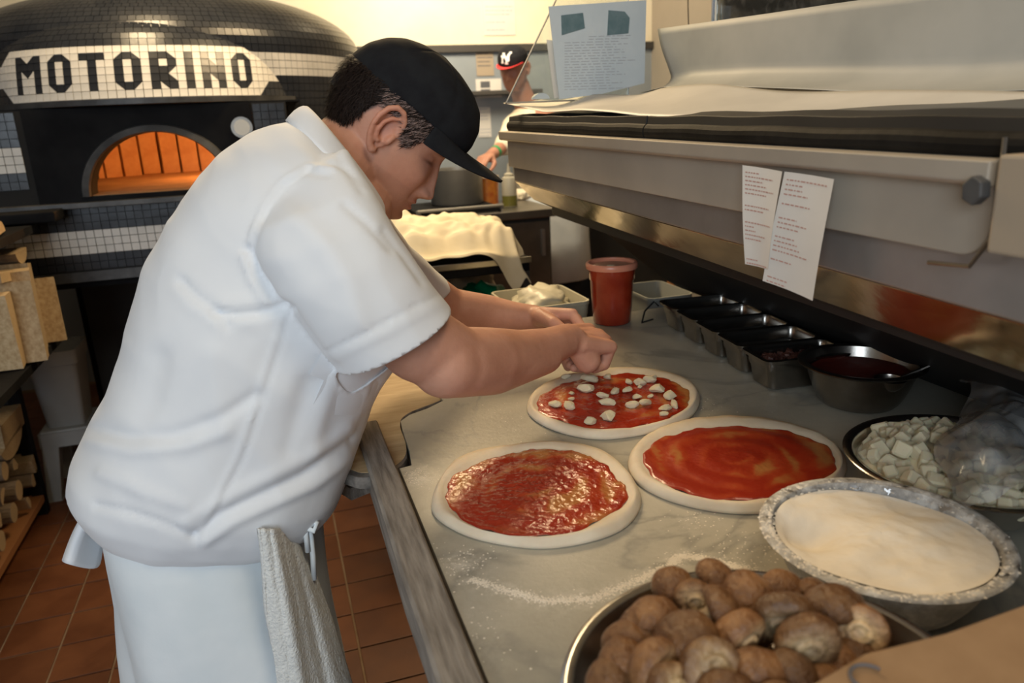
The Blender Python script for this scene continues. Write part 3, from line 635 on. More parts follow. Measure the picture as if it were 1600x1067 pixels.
# ------------------------------------------------------------------ pizzas
def poly_from_px(px, z): return np.array([onZ(x, y, z)[:2] for x, y in px])
def resample(P_, n):
    P_ = smoothpoly(P_, 2); d = np.r_[0, np.cumsum(np.linalg.norm(np.diff(np.r_[P_, P_[:1]], axis=0), axis=1))]; t = np.linspace(0, d[-1], n, endpoint=False)
    Q = np.r_[P_, P_[:1]]; return np.stack([np.interp(t, d, Q[:, 0]), np.interp(t, d, Q[:, 1])], 1)
def pizza(label, dough_px, sauce_px, smat, seed, rough_amp):
    D = resample(poly_from_px(dough_px, CZ+.006), 96); S = resample(poly_from_px(sauce_px, CZ+.012), 96); c = S.mean(0)
    # order sauce outline by the angle of the dough outline
    t = thing('pizza', label, 'pizza', (*c, CZ), 'pizzas being topped on the marble counter'); t.pop('group', None)
    r = np.random.default_rng(seed); nz = lambda k: sum(r.normal(0, 1)*np.cos(j*np.linspace(0, 2*np.pi, 96, endpoint=False)+r.uniform(0, 6))/j for j in range(2, k))
    def alang(P_): return np.arctan2(P_[:, 1]-c[1], P_[:, 0]-c[0])
    def polar(P_, A):
        an = alang(P_); rd = np.linalg.norm(P_-c, axis=1); o = np.argsort(an); an, rd = an[o], rd[o]
        return np.interp(A, np.r_[an[-1]-2*np.pi, an, an[0]+2*np.pi], np.r_[rd[-1], rd, rd[0]])
    A = np.linspace(-np.pi, np.pi, 96, endpoint=False); RD = polar(D, A); RS = polar(S, A); u = np.stack([np.cos(A), np.sin(A)], 1)
    hz = .013+.0018*nz(9)/3
    prof = [(lambda a: RD-.004, 0), (lambda a: RD, .003), (lambda a: RD-.001, .007), (lambda a: RD-.006, 1.), (lambda a: RD*.5+RS*.5, 1.15), (lambda a: RS+.004, .95), (lambda a: RS-.004, .60), (lambda a: RS*.85, .5), (lambda a: RS*.4, .5), (lambda a: RS*.02, .5)]
    rings = []
    for fn, z in prof:
        rr_ = fn(0); zz = (z*hz if z >= .4 else np.full(96, z)); rings.append(np.column_stack([c+u*rr_[:, None], CZ+zz]))
    d = G().loft(rings[::-1], cap=False).obj('dough', M['dough'], t, smooth=True)
    co, n = getco(d); co[:, 2] += np.where(co[:, 2] > CZ+.004, fbm(co, 30, .0016, seed), 0); setco(d, co)
    g = G(); K = 56; R2 = []
    ang = np.linspace(-np.pi, np.pi, 160, endpoint=False); rs = np.interp(ang, A, RS)+.0022*np.sin(ang*23+seed)*r.uniform(.3, 1, 160)+.0025*np.sin(ang*11+2*seed)
    u2 = np.stack([np.cos(ang), np.sin(ang)], 1)
    for k in range(K):
        f = 1-(k/(K-1))**1.0; f = max(f, .004); rr_ = rs*f; P_ = c+u2*rr_[:, None]
        z = np.full(160, CZ+.0118 if k else CZ+.0095)
        if k: z = z+.0004*rough_amp*np.array([noise.noise(Vector((p[0]*190, p[1]*190, seed)))*2.6+noise.noise(Vector((p[0]*70, p[1]*70, seed)))*2.2 for p in P_])+.0012*np.sin(rr_*150+ang+seed)*(rr_ > .02)*.6
        R2.append(np.column_stack([P_, z]))
    s_ = G().loft(R2, cap=False).obj('tomato_sauce', smat, t, smooth=True, loc=(*c, CZ))
    return t, c, A, RS
pizza('front-left raw pizza with wet shiny tomato sauce nearest the wooden edge strip',
      [(672, 785), (684, 748), (712, 718), (752, 704), (800, 698), (850, 691), (905, 695), (945, 705), (975, 728), (998, 758), (1004, 785), (990, 812), (960, 833), (905, 848), (850, 855), (795, 850), (735, 838), (695, 818), (676, 802)],
      [(693, 770), (702, 745), (735, 725), (790, 708), (850, 698), (890, 703), (930, 712), (960, 738), (975, 758), (986, 778), (972, 792), (940, 808), (915, 825), (860, 836), (800, 836), (750, 825), (710, 805)],
      sauce_mat('wet_sauce', .74, .0016, .16, 7), 3, 1.5)
pizza('middle-right raw pizza evenly spread with plain tomato sauce beside the flour bowl',
      [(980, 715), (995, 690), (1030, 670), (1085, 655), (1150, 652), (1220, 660), (1275, 675), (1312, 697), (1325, 722), (1320, 748), (1290, 775), (1240, 795), (1170, 801), (1110, 796), (1050, 782), (1005, 762), (982, 738)],
      [(1003, 718), (1010, 695), (1050, 676), (1110, 664), (1180, 665), (1240, 674), (1285, 690), (1308, 712), (1308, 735), (1270, 755), (1215, 775), (1150, 782), (1090, 775), (1040, 757), (1012, 738)],
      sauce_mat('smooth_sauce', .80, .0005, .30, 9), 11, .45)
tb, pc, pA, pRS = pizza('back pizza scattered with torn mozzarella pieces under the cook\'s hands',
      [(822, 632), (832, 612), (865, 594), (905, 583), (960, 577), (1010, 577), (1055, 586), (1085, 600), (1096, 618), (1090, 640), (1070, 658), (1030, 672), (985, 680), (935, 685), (885, 677), (845, 662), (824, 645)],
      [(834, 630), (850, 612), (885, 596), (930, 586), (990, 582), (1040, 590), (1072, 603), (1081, 622), (1070, 640), (1030, 658), (975, 668), (930, 670), (880, 658), (845, 645)],
      sauce_mat('glossy_sauce', .78, .0011, .20, 8), 5, 1.0)
# mozzarella pieces (each torn chunk a thing)
def chunk(seed, flat=.6):
    bm = bmesh.new(); bmesh.ops.create_icosphere(bm, subdivisions=2, radius=1); r = random.Random(seed)
    pl_ = [(Vector((r.gauss(0, 1), r.gauss(0, 1), r.gauss(0, 1))).normalized(), r.uniform(.45, .8)) for _ in range(7)]
    for v in bm.verts:
        for n_, d_ in pl_:
            k = v.co.dot(n_)-d_
            if k > 0: v.co -= n_*k*.9
        v.co *= 1+.12*noise.noise(v.co*2.3+Vector((seed, 0, 0))); v.co.z *= flat
    me = bpy.data.meshes.new('chunk'); bm.to_mesh(me); bm.free(); me.materials.append(M['cheese']); return me
chs = [chunk(k) for k in range(8)]
mz = [((867, 631), 1.1), ((889, 634), 1.3), ((893, 622), .6), ((915, 608), 1.5), ((921, 593), 1.4), ((893, 612), .6), ((922, 658), 1.2), ((949, 651), 1.4), ((948, 628), 1.2), ((942, 617), 1.0), ((950, 589), 1.1), ((961, 611), 1.0),
      ((980, 609), 1.0), ((983, 595), .8), ((999, 597), 1.1), ((1000, 602), .5), ((996, 619), .9), ((988, 632), 1.0), ((1015, 594), 1.2), ((1019, 590), .9), ((1009, 629), 1.1), ((1016, 617), .6), ((1028, 609), 1.4), ((1047, 618), 1.3),
      ((1040, 637), 1.0), ((1053, 631), .9), ((884, 588), .9), ((1037, 645), .7)]
ord_ = ['leftmost', 'second from the left', 'third from the left', 'fourth from the left', 'fifth from the left', 'sixth from the left', 'seventh from the left', 'eighth from the left', 'ninth from the left', 'tenth from the left', 'eleventh from the left']
mzl = [None]*len(mz); bands = [(0, 598, 'far row'), (598, 613, 'second row'), (613, 630, 'middle row'), (630, 700, 'front row')]
for lo_, hi_, nm_ in bands:
    for k_, i_ in enumerate(sorted([i for i, q in enumerate(mz) if lo_ <= q[0][1] < hi_], key=lambda i: mz[i][0][0])): mzl[i_] = 'mozzarella piece on back pizza, '+ord_[k_]+' of the '+nm_
for i, ((x, y), s) in enumerate(mz):
    p = onZ(x, y, CZ+.017); o = bpy.data.objects.new('cheese_piece', chs[i % 8]); COL.objects.link(o); r = s*.0102
    o.location = (p[0], p[1], CZ+.0125+r*.42); o.scale = (r*random.uniform(1, 1.5), r*random.uniform(.8, 1.1), r); o.rotation_euler = (random.uniform(-.3, .3), random.uniform(-.3, .3), random.uniform(0, 6))
    props(o, mzl[i], 'cheese', 'mozzarella pieces on the back pizza')
# ------------------------------------------------------------------ bowls
def bowl(name, label, c, rim_r, h, base_r, m, z0=CZ, lip=.012, group=None, n=72):
    t = thing(name, label, 'bowl', (c[0], c[1], z0))
    pr = [(.001, .0012), (base_r, .0012)]
    for k in range(1, 12): f = k/11; pr.append((base_r+(rim_r-base_r)*(f**.62), .0012+(h-.0012)*(f**1.25)))
    outer_ = [(rim_r+lip, h+.001), (rim_r+lip+.002, h-.001), (rim_r+lip, h-.003), (rim_r+.002, h-.0035)]
    inn = [(r-.0015, z-.0015 if z > .01 else z-.0011) for r, z in pr[::-1]]; inn = [(max(r, .001)+.003, max(z, 0)) for r, z in inn]
    g = G().lathe(pr+[(rim_r+lip*.5, h+.0012)]+outer_+inn[1:], (c[0], c[1], z0), n); o = auto(g.obj('bowl_body', m, t), 50); return t, pr
def bowl_r(pr, z): return np.interp(z, [p[1] for p in pr], [p[0] for p in pr])
# flour bowl
fc = (.560, .547); tf, prf = bowl('mixing_bowl', 'shallow steel bowl of white flour with a floury rim, between the pizzas and the mushrooms', fc, .108, .072, .06, M['floured'], lip=.011)
g = G(); R_ = []
for k in range(40):
    f = k/39; n = 96; a = np.linspace(0, 2*np.pi, n, endpoint=False); lv = .0675+.0045*np.cos(a-3.6)
    lv += .006*np.array([noise.noise(Vector((math.cos(q)*1.3, math.sin(q)*1.3, 5))) for q in a])
    rmax = np.array([bowl_r(prf, z)-.0025 for z in lv]); rr_ = rmax*max(1-f, .003); x, y = fc[0]+rr_*np.cos(a), fc[1]+rr_*np.sin(a)
    dome = (f**.8)*.012*np.clip(1.2-np.hypot(x-fc[0]-.02, y-fc[1]+.01)/.08, -.3, 1)-.020*np.exp(-((x-fc[0]+.062)**2+(y-fc[1]-.035)**2)/.0007)*min(1, f*8)
    z = CZ+lv*(1-f)+.060*f+dome+.0032*np.array([noise.fractal(Vector((p*26, q*26, 1)), 1, 2, 5) for p, q in zip(x, y)])*(1 if k else 0)
    R_.append(np.column_stack([x, y, z]))
o = G().loft(R_, cap=False).obj('flour', M['flour'], loc=(*fc, CZ), smooth=True); props(o, 'heap of fine white flour filling the shallow steel bowl', 'flour', kind='stuff')
g = G(); a = np.linspace(0, 2*np.pi, 240, endpoint=False); r = random.Random(5)
for q in range(900):
    an = r.gauss(3.4, 1.1) if r.random() < .6 else r.uniform(0, 6.28); rr_ = .103+r.uniform(0, .017); s = r.uniform(.0008, .003)*(1 if math.cos(an-3.5) > -.3 else .6)
    x, y, z = fc[0]+rr_*math.cos(an), fc[1]+rr_*math.sin(an), CZ+.0725-(.006 if rr_ < .109 else 0)+(0 if rr_ < .118 else -.001)
    V = [[x+s*math.cos(w_)*r.uniform(.6, 1.5), y+s*math.sin(w_)*r.uniform(.6, 1.5), z] for w_ in np.linspace(0, 6.28, 6)[:-1]]+[[x, y, z+s*.5]]; g.add(V, [[0, 1, 5], [1, 2, 5], [2, 3, 5], [3, 4, 5], [4, 0, 5]])
g.obj('flour_crumbs', M['flour'], tf, kind='stuff')
# cheese bowl
cc = (.80, .665); tc_, prc = bowl('mixing_bowl', 'steel bowl heaped with white cheese cubes and partly covered in plastic film', cc, .130, .060, .07, M['bowl'], lip=.010)
cubes = []
for k in range(6):
    bm = bmesh.new(); bmesh.ops.create_cube(bm, size=1); r = random.Random(k+40)
    for v in bm.verts: v.co = Vector([c_*(1+r.uniform(-.28, .22)) for c_ in v.co])
    bmesh.ops.bevel(bm, geom=bm.edges[:], offset=.13, segments=1, affect='EDGES'); me = bpy.data.meshes.new('cube_piece'); bm.to_mesh(me); bm.free(); me.materials.append(M['cheese']); cubes.append(me)
placed = []; r = random.Random(21); deep = G()
def heap(x, y): d = math.hypot(x-cc[0], y-cc[1])/.128; return CZ+.050+.024*(1-d**2)
for k in range(5200):
    x, y = cc[0]+r.uniform(-.13, .13), cc[1]+r.uniform(-.13, .13)
    if math.hypot(x-cc[0], y-cc[1]) > .116: continue
    if any((x-a)**2+(y-b)**2 < .0145**2 for a, b in placed): continue
    placed.append((x, y))
placed.sort(key=lambda p: p[0]*.7+p[1]*.2)
for i, (x, y) in enumerate(placed[:300]):
    o = bpy.data.objects.new('cheese_cube', cubes[i % 6]); COL.objects.link(o); s = r.uniform(.0145, .0215); o.location = (x, y, heap(x, y)+r.uniform(-.007, .006)); o.scale = (s, s*r.uniform(.8, 1.1), s*r.uniform(.75, 1))
    o.rotation_euler = (r.uniform(-1.1, 1.1), r.uniform(-1.1, 1.1), r.uniform(0, 3)); props(o, 'white cheese cube in the heaped steel bowl', 'cheese', 'cheese cubes in the steel bowl')
g = G(); R_ = []
for k in range(14):
    f = k/13; n = 48; a = np.linspace(0, 2*np.pi, n, endpoint=False); rr_ = .124*max(1-f, .004); x, y = cc[0]+rr_*np.cos(a), cc[1]+rr_*np.sin(a); R_.append(np.column_stack([x, y, [heap(p, q)-.006 for p, q in zip(x, y)]]))
g.loft(R_, cap=False)
for i, (x, y) in enumerate(placed[300:]):
    s = .006; g.box((x-s, y-s, heap(x, y)-s), (x+s, y+s, heap(x, y)+s), R=rotm('Z', i*37)@rotm('X', i*13))
o = g.obj('cheese_cubes_below', M['cheese'], loc=(*cc, CZ)); props(o, 'packed lower layer of cheese cubes under the loose ones', 'cheese', kind='stuff')
# film over the right part of the bowl
r = random.Random(9); N1, N2 = 46, 34; Pg = np.zeros((N1, N2, 3))
for i in range(N1):
    for j in range(N2):
        u_, v_ = i/(N1-1), j/(N2-1); q_ = onZ(1488+24*math.sin(v_*7+.4)+8*math.sin(v_*19)+210*u_, 588+205*v_+(1-u_)*6, CZ+.075); x, y = float(q_[0]), float(q_[1])
        base = heap(x, y)+.006 if math.hypot(x-cc[0], y-cc[1]) < .125 else CZ+.066
        h = .018+.04*abs(noise.noise(Vector((x*13, y*13, 2))))+.022*abs(noise.noise(Vector((x*38+y*20, y*30, 7))))+.025*u_
        Pg[i, j] = (x, y, max(base+h*(.35+.65*math.sin(math.pi*min(1, u_*1.3+.05))), CZ+.066))
fo = G().grid(Pg).obj('plastic_film', M['film'], smooth=True, loc=(.80, .66, CZ+.06)); sub(fo, 1); props(fo, 'crumpled clear plastic film draped over the bowl of cheese cubes', 'film')
# dark sauce bowl with ladle
sc = (.925, .985); ts, prs = bowl('mixing_bowl', 'steel bowl of dark red sauce with a ladle, beside the row of steel pans', sc, .088, .075, .05, M['pan'], lip=.012)
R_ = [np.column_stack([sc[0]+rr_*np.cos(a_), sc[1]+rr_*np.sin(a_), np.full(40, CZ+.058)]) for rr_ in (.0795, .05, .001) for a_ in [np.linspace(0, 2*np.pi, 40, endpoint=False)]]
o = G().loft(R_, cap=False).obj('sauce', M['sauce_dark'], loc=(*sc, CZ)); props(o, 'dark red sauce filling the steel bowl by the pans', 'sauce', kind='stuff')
lt = thing('ladle', 'steel ladle half sunk in the dark red sauce', 'ladle', (sc[0]+.01, sc[1]-.01, CZ+.05))
p = onZ(1390, 598, CZ+.06); g = G(); g.lathe([(.001, .0), (.014, .004), (.022, .013), (.025, .022), (.0235, .022), (.020, .012), (.012, .006), (.001, .003)], (p[0], p[1], CZ+.045), 28); auto(g.obj('cup', M['pan'], lt), 60)
G().tube([p+np.array([.022, 0, .006]), p+np.array([.05, -.01, .018]), p+np.array([.10, -.03, .045]), p+np.array([.15, -.05, .06])], .003).obj('handle', M['pan'], lt)
# mushroom bowl
mc = (.31, .387); tm, prm = bowl('mixing_bowl', 'wide steel bowl of brown mushrooms in the near foreground', mc, .148, .082, .08, M['bowl'], lip=.008)
def mush_mesh(seed, kind):
    r = random.Random(seed); el = 1+r.uniform(-.12, .15); R_ = []; C_ = []
    n = 24; a = np.linspace(0, 2*np.pi, n, endpoint=False)
    cap = [(.02, .62), (.30, .60), (.58, .50), (.82, .30), (.97, .05), (1.0, -.15), (.95, -.32), (.80, -.42), (.62, -.40)]
    tone = [(1., 1., 1.)]*7+[(1.6, 1.9, 2.2), (2.6, 3.6, 4.8)]
    stem = [(.50, -.34), (.42, -.42), (.38, -.62), (.41, -.74), (.36, -.80), (.22, -.79), (.02, -.78)]
    if kind == 1: cap = cap[:6]+[(.99, -.30), (.90, -.44), (.60, -.46)]; stem = [(.46, -.42), (.42, -.50), (.40, -.56), (.30, -.57), (.24, -.53), (.12, -.52), (.02, -.53)]
    tone += [(2.2, 3.2, 4.2), (2.8, 4.2, 6), (2.9, 4.4, 6.4), (2.7, 4, 5.5), (2.2, 3.2, 4.0), (3.0, 4.6, 7), (3., 4.8, 7.4)]
    for (rr_, z), tn in zip(cap+stem, tone):
        w_ = 1+.05*np.sin(a*2+seed)+.03*np.sin(a*3+2*seed); R_.append(np.column_stack([rr_*np.cos(a)*el*w_, rr_*np.sin(a)*w_, z+.05*np.sin(a+seed)*(rr_ > .5)])); C_ += [tn]*n
    V = np.concatenate(R_); g = G().loft(R_)
    V = np.array(g.v); V *= 1+.05*np.array([noise.noise(Vector(p*1.6)+Vector((seed, 0, 0))) for p in V])[:, None]
    me = bpy.data.meshes.new('mushroom'); me.from_pydata(V.tolist(), [], g.f); me.shade_smooth(); me.materials.append(M['cap_mush'])
    ca = me.color_attributes.new('tint', 'FLOAT_COLOR', 'POINT'); ca.data.foreach_set('color', np.column_stack([np.array(C_), np.ones(len(C_))]).ravel()); return me
mm_ = [mush_mesh(k, k % 2) for k in range(6)]
# (x, y, z above counter, size, tilt x, tilt y, spin): stems towards the viewer where the photo shows them
ml = [((1050, 918), .105, .95, 0, 0), ((1122, 908), .10, .95, 10, 20), ((1020, 965), .112, 1.0, -15, 5), ((1083, 940), .108, .85, 95, 20), ((1168, 935), .118, 1.1, 20, -10), ((1222, 925), .100, .9, 30, 10), ((1262, 930), .095, .8, 60, 0),
      ((1300, 950), .118, 1.15, -10, 5), ((1342, 990), .108, 1.05, 118, 40), ((1225, 968), .122, 1.2, 72, 35), ((1260, 1005), .122, 1.15, 80, 25), ((1130, 965), .12, 1.0, 30, 60), ((1148, 1000), .118, 1.15, 75, -15), ((1070, 1000), .122, 1.2, -12, -10),
      ((1005, 985), .105, 1.0, 10, -20), ((975, 1005), .10, .95, 0, -30), ((965, 1040), .10, 1.0, -20, -40), ((1018, 1048), .115, 1.1, 85, -30), ((1108, 1050), .12, 1.1, 125, 0), ((1185, 1050), .115, 1.05, -25, 20), ((1245, 1062), .11, 1.0, 20, 40),
      ((1045, 1085), .112, 1.0, 120, -20), ((1140, 1100), .115, 1.1, 30, 0), ((1210, 1110), .11, 1.0, 80, 30), ((1180, 985), .10, .9, 20, 20), ((1300, 1040), .10, 1.0, 10, 0), ((960, 1075), .095, 1.0, 30, 10), ((1340, 1030), .095, .9, 0, 20), ((1090, 1120), .105, 1, 0, 0), ((1290, 1090), .10, 1, 40, 0)]
places = ['far left rim', 'far rim', 'upper left of the heap', 'upper left, stem turned to the side', 'upper middle of the heap', 'far rim right of the middle', 'far rim at the right', 'upper right, largest round cap', 'right end with its pale cut stem facing out',
          'right of the middle, broken cap showing white', 'lower right, pale stem side showing', 'middle of the heap, tilted', 'middle, below the tilted one', 'left of the middle, large smooth cap', 'left slope', 'left rim', 'lower left rim', 'lower left, whitish torn cap', 'bottom middle, stem hole facing up',
          'bottom middle, beside the stem hole', 'bottom, beside the cardboard', 'below the frame edge, left', 'below the frame edge, middle', 'below the frame edge, right', 'tucked between the middle caps', 'against the cardboard', 'lowest left rim', 'right, against the cardboard flap', 'hidden at the near rim', 'hidden under the cardboard']
for i, ((x, y), z, s, tx, ty) in enumerate(ml):
    p = onZ(x, y, CZ+z); o = bpy.data.objects.new('mushroom', mm_[(i*5+1) % 6 if tx < 60 else (1 if i % 2 else 3)]); COL.objects.link(o)
    q = np.array([p[0]-mc[0], p[1]-mc[1]]); d = np.linalg.norm(q)
    if d > .136: q *= .136/d
    o.location = (mc[0]+q[0], mc[1]+q[1], CZ+z+.004); k = s*.0206; o.scale = (k, k, k)
    o.rotation_euler = Matrix.Rotation(math.radians(-tx if tx >= 60 else tx), 3, 'X').to_euler(); o.rotation_euler.rotate_axis('Y', math.radians(ty)); o.rotation_euler.rotate_axis('Z', i*1.3)
    props(o, 'brown mushroom in the foreground bowl, '+places[i], 'mushroom', 'brown mushrooms in the steel bowl')
g = G(); r = random.Random(3)
for k in range(60):
    a = r.uniform(0, 6.28); d = .10*math.sqrt(r.random()); 
    x, y, z = mc[0]+d*math.cos(a), mc[1]+d*math.sin(a), CZ+.028+r.uniform(0, .05)+.012*(1-d/.1); g.lathe([(.002, .010), (.012, .008), (.018, .001), (.017, -.006), (.007, -.009), (.006, -.015), (.001, -.015)], (x, y, z), 12)
o = g.obj('mushrooms_below', M['cap_mush'], loc=(*mc, CZ), smooth=True); props(o, 'lower layer of mushrooms filling the foreground bowl', 'mushroom', kind='stuff'); set_tint(o, lambda c: np.ones((len(c), 3)))
# ------------------------------------------------------------------ row of five small pans
PH = .062; ax = _n(np.array([.055, .505, 0])); bx = np.array([ax[1], -ax[0], 0]); base = np.array([.800, 1.075, CZ])
def rrect(c, a, b, ha, hb, rad, z, n=5):
    P_ = []
    for sx, sy, a0 in ((1, 1, 0), (-1, 1, 90), (-1, -1, 180), (1, -1, 270)):
        for t in np.linspace(a0, a0+90, n): t = math.radians(t); P_.append(c+a*(sx*(ha-rad)+rad*math.cos(t))+b*(sy*(hb-rad)+rad*math.sin(t))+np.array([0, 0, z]))
    return np.array(P_)
plab = ['nearest small steel pan of the row, filled with dark chopped topping', 'second small steel pan of the row behind the filled one', 'middle small steel pan of the row of five', 'fourth small steel pan, second from the far end', 'farthest small steel pan, with a black wire clip at its corner']
for k in range(5):
    c = base+ax*(.050+.1015*k)+bx*.092; t = thing('steam_pan', plab[k], 'pan', tuple(c), 'row of small steel pans')
    A_, B_ = bx, ax; hw, hd = .088, .0495
    rings = [rrect(c, A_, B_, hw, hd, .016, PH-.006), rrect(c, A_, B_, hw+.001, hd+.001, .016, PH), rrect(c, A_, B_, hw-.006, hd-.006, .014, PH+.001), rrect(c, A_, B_, hw-.009, hd-.008, .013, PH-.004),
             rrect(c, A_, B_, hw-.010, hd-.009, .013, PH-.022), rrect(c, A_, B_, hw-.013, hd-.0115, .013, PH-.025), rrect(c, A_, B_, hw-.018, hd-.015, .014, .006), rrect(c, A_, B_, hw-.026, hd-.022, .012, .002), rrect(c, A_, B_, .002, .002, .001, .002)]
    outr = [rrect(c, A_, B_, hw-.008, hd-.007, .013, PH-.006), rrect(c, A_, B_, hw-.009, hd-.0075, .013, PH-.022), rrect(c, A_, B_, hw-.0115, hd-.010, .013, PH-.026), rrect(c, A_, B_, hw-.0165, hd-.0135, .014, .005), rrect(c, A_, B_, hw-.025, hd-.021, .012, 0), rrect(c, A_, B_, .002, .002, .001, 0)]
    g = G().loft(rings, cap=False).loft([rings[0]]+outr, cap=False); auto(g.obj('pan_body', M['pan'], t), 35)
    if k == 0:
        g = G(); Q = rrect(c, A_, B_, hw-.014, hd-.012, .013, PH-.022); rr_ = [Q+0, c+(Q-c)*.97*np.array([1, 1, 1])]; 
        Rn = [np.column_stack([(c+(Q-c)*f)[:, :2], CZ+PH-.024+.004*(1-f)+.006*rng.random(len(Q))]) for f in np.linspace(1, .02, 12)]; g.loft(Rn, cap=False)
        rr = random.Random(2)
        for q in range(130):
            f1, f2 = rr.uniform(-.065, .065), rr.uniform(-.03, .03); p = c+A_*f1+B_*f2+np.array([0, 0, PH-.018+rr.uniform(0, .006)]); s = rr.uniform(.002, .005); g.box(tuple(p-s), tuple(p+s), R=rotm('X', rr.uniform(0, 90))@rotm('Z', rr.uniform(0, 90)))
        o = g.obj('chopped_topping', M['herb'], loc=tuple(c)); props(o, 'dark chopped topping heaped in the nearest small pan', 'topping', kind='stuff')
    if k == 4:
        q = c+A_*(-hw-.004)+B_*(hd-.015)+np.array([0, 0, PH-.01]); G().tube([q, q+np.array([-.012, .0, .012]), q+np.array([-.03, .012, -.012]), q+np.array([-.028, .03, -.045]), q+np.array([.002, .03, -.04])], .0022, 6).obj('wire_clip', M['iron'], t)
# ------------------------------------------------------------------ deli container of tomato sauce
dc = np.array([.775, 1.655]); t = thing('deli_container', 'tall plastic container of red tomato sauce with an orange-pink lid', 'container', (*dc, CZ)); r1, r0, h = .060, .046, .150
auto(G().lathe([(.001, 0), (r0-.004, 0), (r0, .004), (r0+.0035, h*.35), (r0+.007, h*.72), (r0+.0095, h*.74), (r1-.004, h-.012)], (*dc, CZ), 48).obj('filled_body', M['redplastic'], t), 50)
auto(G().lathe([(r1-.004, h-.014), (r1+.002, h-.013), (r1+.003, h-.008), (r1+.003, h-.001), (r1, h+.002), (r1-.005, h+.001), (r1-.007, h-.006), (r1-.009, h-.007)], (*dc, CZ), 48).obj('lid_rim', M['rimplastic'], t), 50)
ld = auto(G().lathe([(r1-.009, h-.007), (r1-.02, h-.006), (.022, h-.0055), (.001, h-.0055)], (*dc, CZ), 48).obj('lid', M['lidplastic'], t), 50)
G().lathe([(.009, 0), (.009, .0015), (.001, .0018)], (dc[0]-.008, dc[1]-.012, CZ+h-.006), 14).obj('sauce_splash', M['cheese'], t)
# ------------------------------------------------------------------ cardboard flap at lower right
t = thing('cardboard_box', 'brown cardboard box flap in the bottom right corner of the foreground', 'box', (.45, .27, CZ))
C4 = [onZ(*p, CZ+z) for p, z in [((1262, 1075), .135), ((1330, 1035), .135), ((1352, 1022), .135), ((1480, 990), .135), ((1660, 925), .135), ((1900, 1150), .12), ((1262, 1330), .12)]]
V = [list(p) for p in C4]+[[p[0], p[1], p[2]-.004] for p in C4]; n = len(C4); F = [list(range(n))[::-1], list(range(n, 2*n))]+[[i, i+n, (i+1) % n+n, (i+1) % n] for i in range(n)]
o = mesh('top_flap', V, F, M['cardboard'], t)
p0, p1 = C4[3], C4[6]; g = G().box((.36, .02, CZ), (.72, .24, CZ+.118)); g.obj('box_body', M['cardboard'], t)
q = onZ(1352, 1052, CZ+.136); a = np.linspace(.3, math.pi+.3, 14); G().tube([(q[0]+.012*math.cos(x), q[1]-.004+.012*math.sin(x), q[2]+.0001) for x in a], .0013, 4).obj('print_mark', M['print_dark'], t)
# ================================================================== refrigerated prep case over the counter
KX = .615; KY0, KY1 = -.25, 1.90
cs = thing('prep_case', 'painted steel refrigerated prep case overhanging the marble counter', 'refrigerated case', (KX+.3, .9, CZ))
def ext(poly, y0, y1, m, name, parent=cs, bev_=0, **kw):
    n = len(poly); V = [[x, y0, z] for x, z in poly]+[[x, y1, z] for x, z in poly]; F = [list(range(n)), list(range(n, 2*n))[::-1]]+[[i, (i+1) % n, (i+1) % n+n, i+n][::-1] for i in range(n)]
    o = mesh(name, V, F, m, parent, **kw); bm = bmesh.new(); bm.from_mesh(o.data); bmesh.ops.recalc_face_normals(bm, faces=bm.faces[:]); bm.to_mesh(o.data); bm.free()
    return bevel(o, bev_, 2) if bev_ else o
zt = 1.375
def ext2(poly, y0, y1, m, name, bv=.0012, seg=6):
    """profile extruded along the counter; each point sinks a little towards the near end"""
    ys = np.linspace(y0, y1, seg+1); o = G().loft([np.array([[x, y, z-s*(1.9-y)/1.4] for x, z, s in poly]) for y in ys]).obj(name, m, cs)
    bm = bmesh.new(); bm.from_mesh(o.data); bmesh.ops.recalc_face_normals(bm, faces=bm.faces[:]); bm.to_mesh(o.data); bm.free(); return bevel(o, bv) if bv else o
ext2([(KX, 1.385, .02), (KX, 1.260, .032), (KX+.004, 1.257, .032), (KX+.03, 1.27, .03), (KX+.30, 1.34, .02), (KX+.30, 1.385, .02)], KY0, KY1, M['casepaint2'], 'body_front')
ext([(KX-.001, 1.266), (KX+.002, 1.258), (KX+.062, 1.209), (KX+.075, 1.215), (KX+.03, 1.28)], KY0, KY1-.002, M['steeldk'], 'lower_band') if False else None
# polished undercut and black back panel
ext2([(KX+.001, 1.258, .032), (KX+.050, 1.208, .043), (KX+.19, 1.142, .043), (KX+.20, 1.155, .04), (KX+.05, 1.275, .03)], KY0, KY1-.003, M['mirror'], 'polished_underside')
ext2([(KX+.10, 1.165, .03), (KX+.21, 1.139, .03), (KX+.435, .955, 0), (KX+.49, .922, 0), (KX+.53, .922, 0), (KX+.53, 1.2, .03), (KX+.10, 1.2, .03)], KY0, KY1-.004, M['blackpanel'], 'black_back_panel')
ext([(KX+.20, 1.150), (KX+.435, .958), (KX+.45, .968), (KX+.21, 1.165)], KY1-.003, KY1, M['mirror'], 'panel_edge')
ext([(KX+.10, 1.36), (KX+.10, 1.38), (KX+.85, 1.42), (KX+.85, .92), (KX+.52, .92), (KX+.52, 1.2), (KX+.2, 1.2)], KY0, KY1, M['steeldk'], 'case_body')
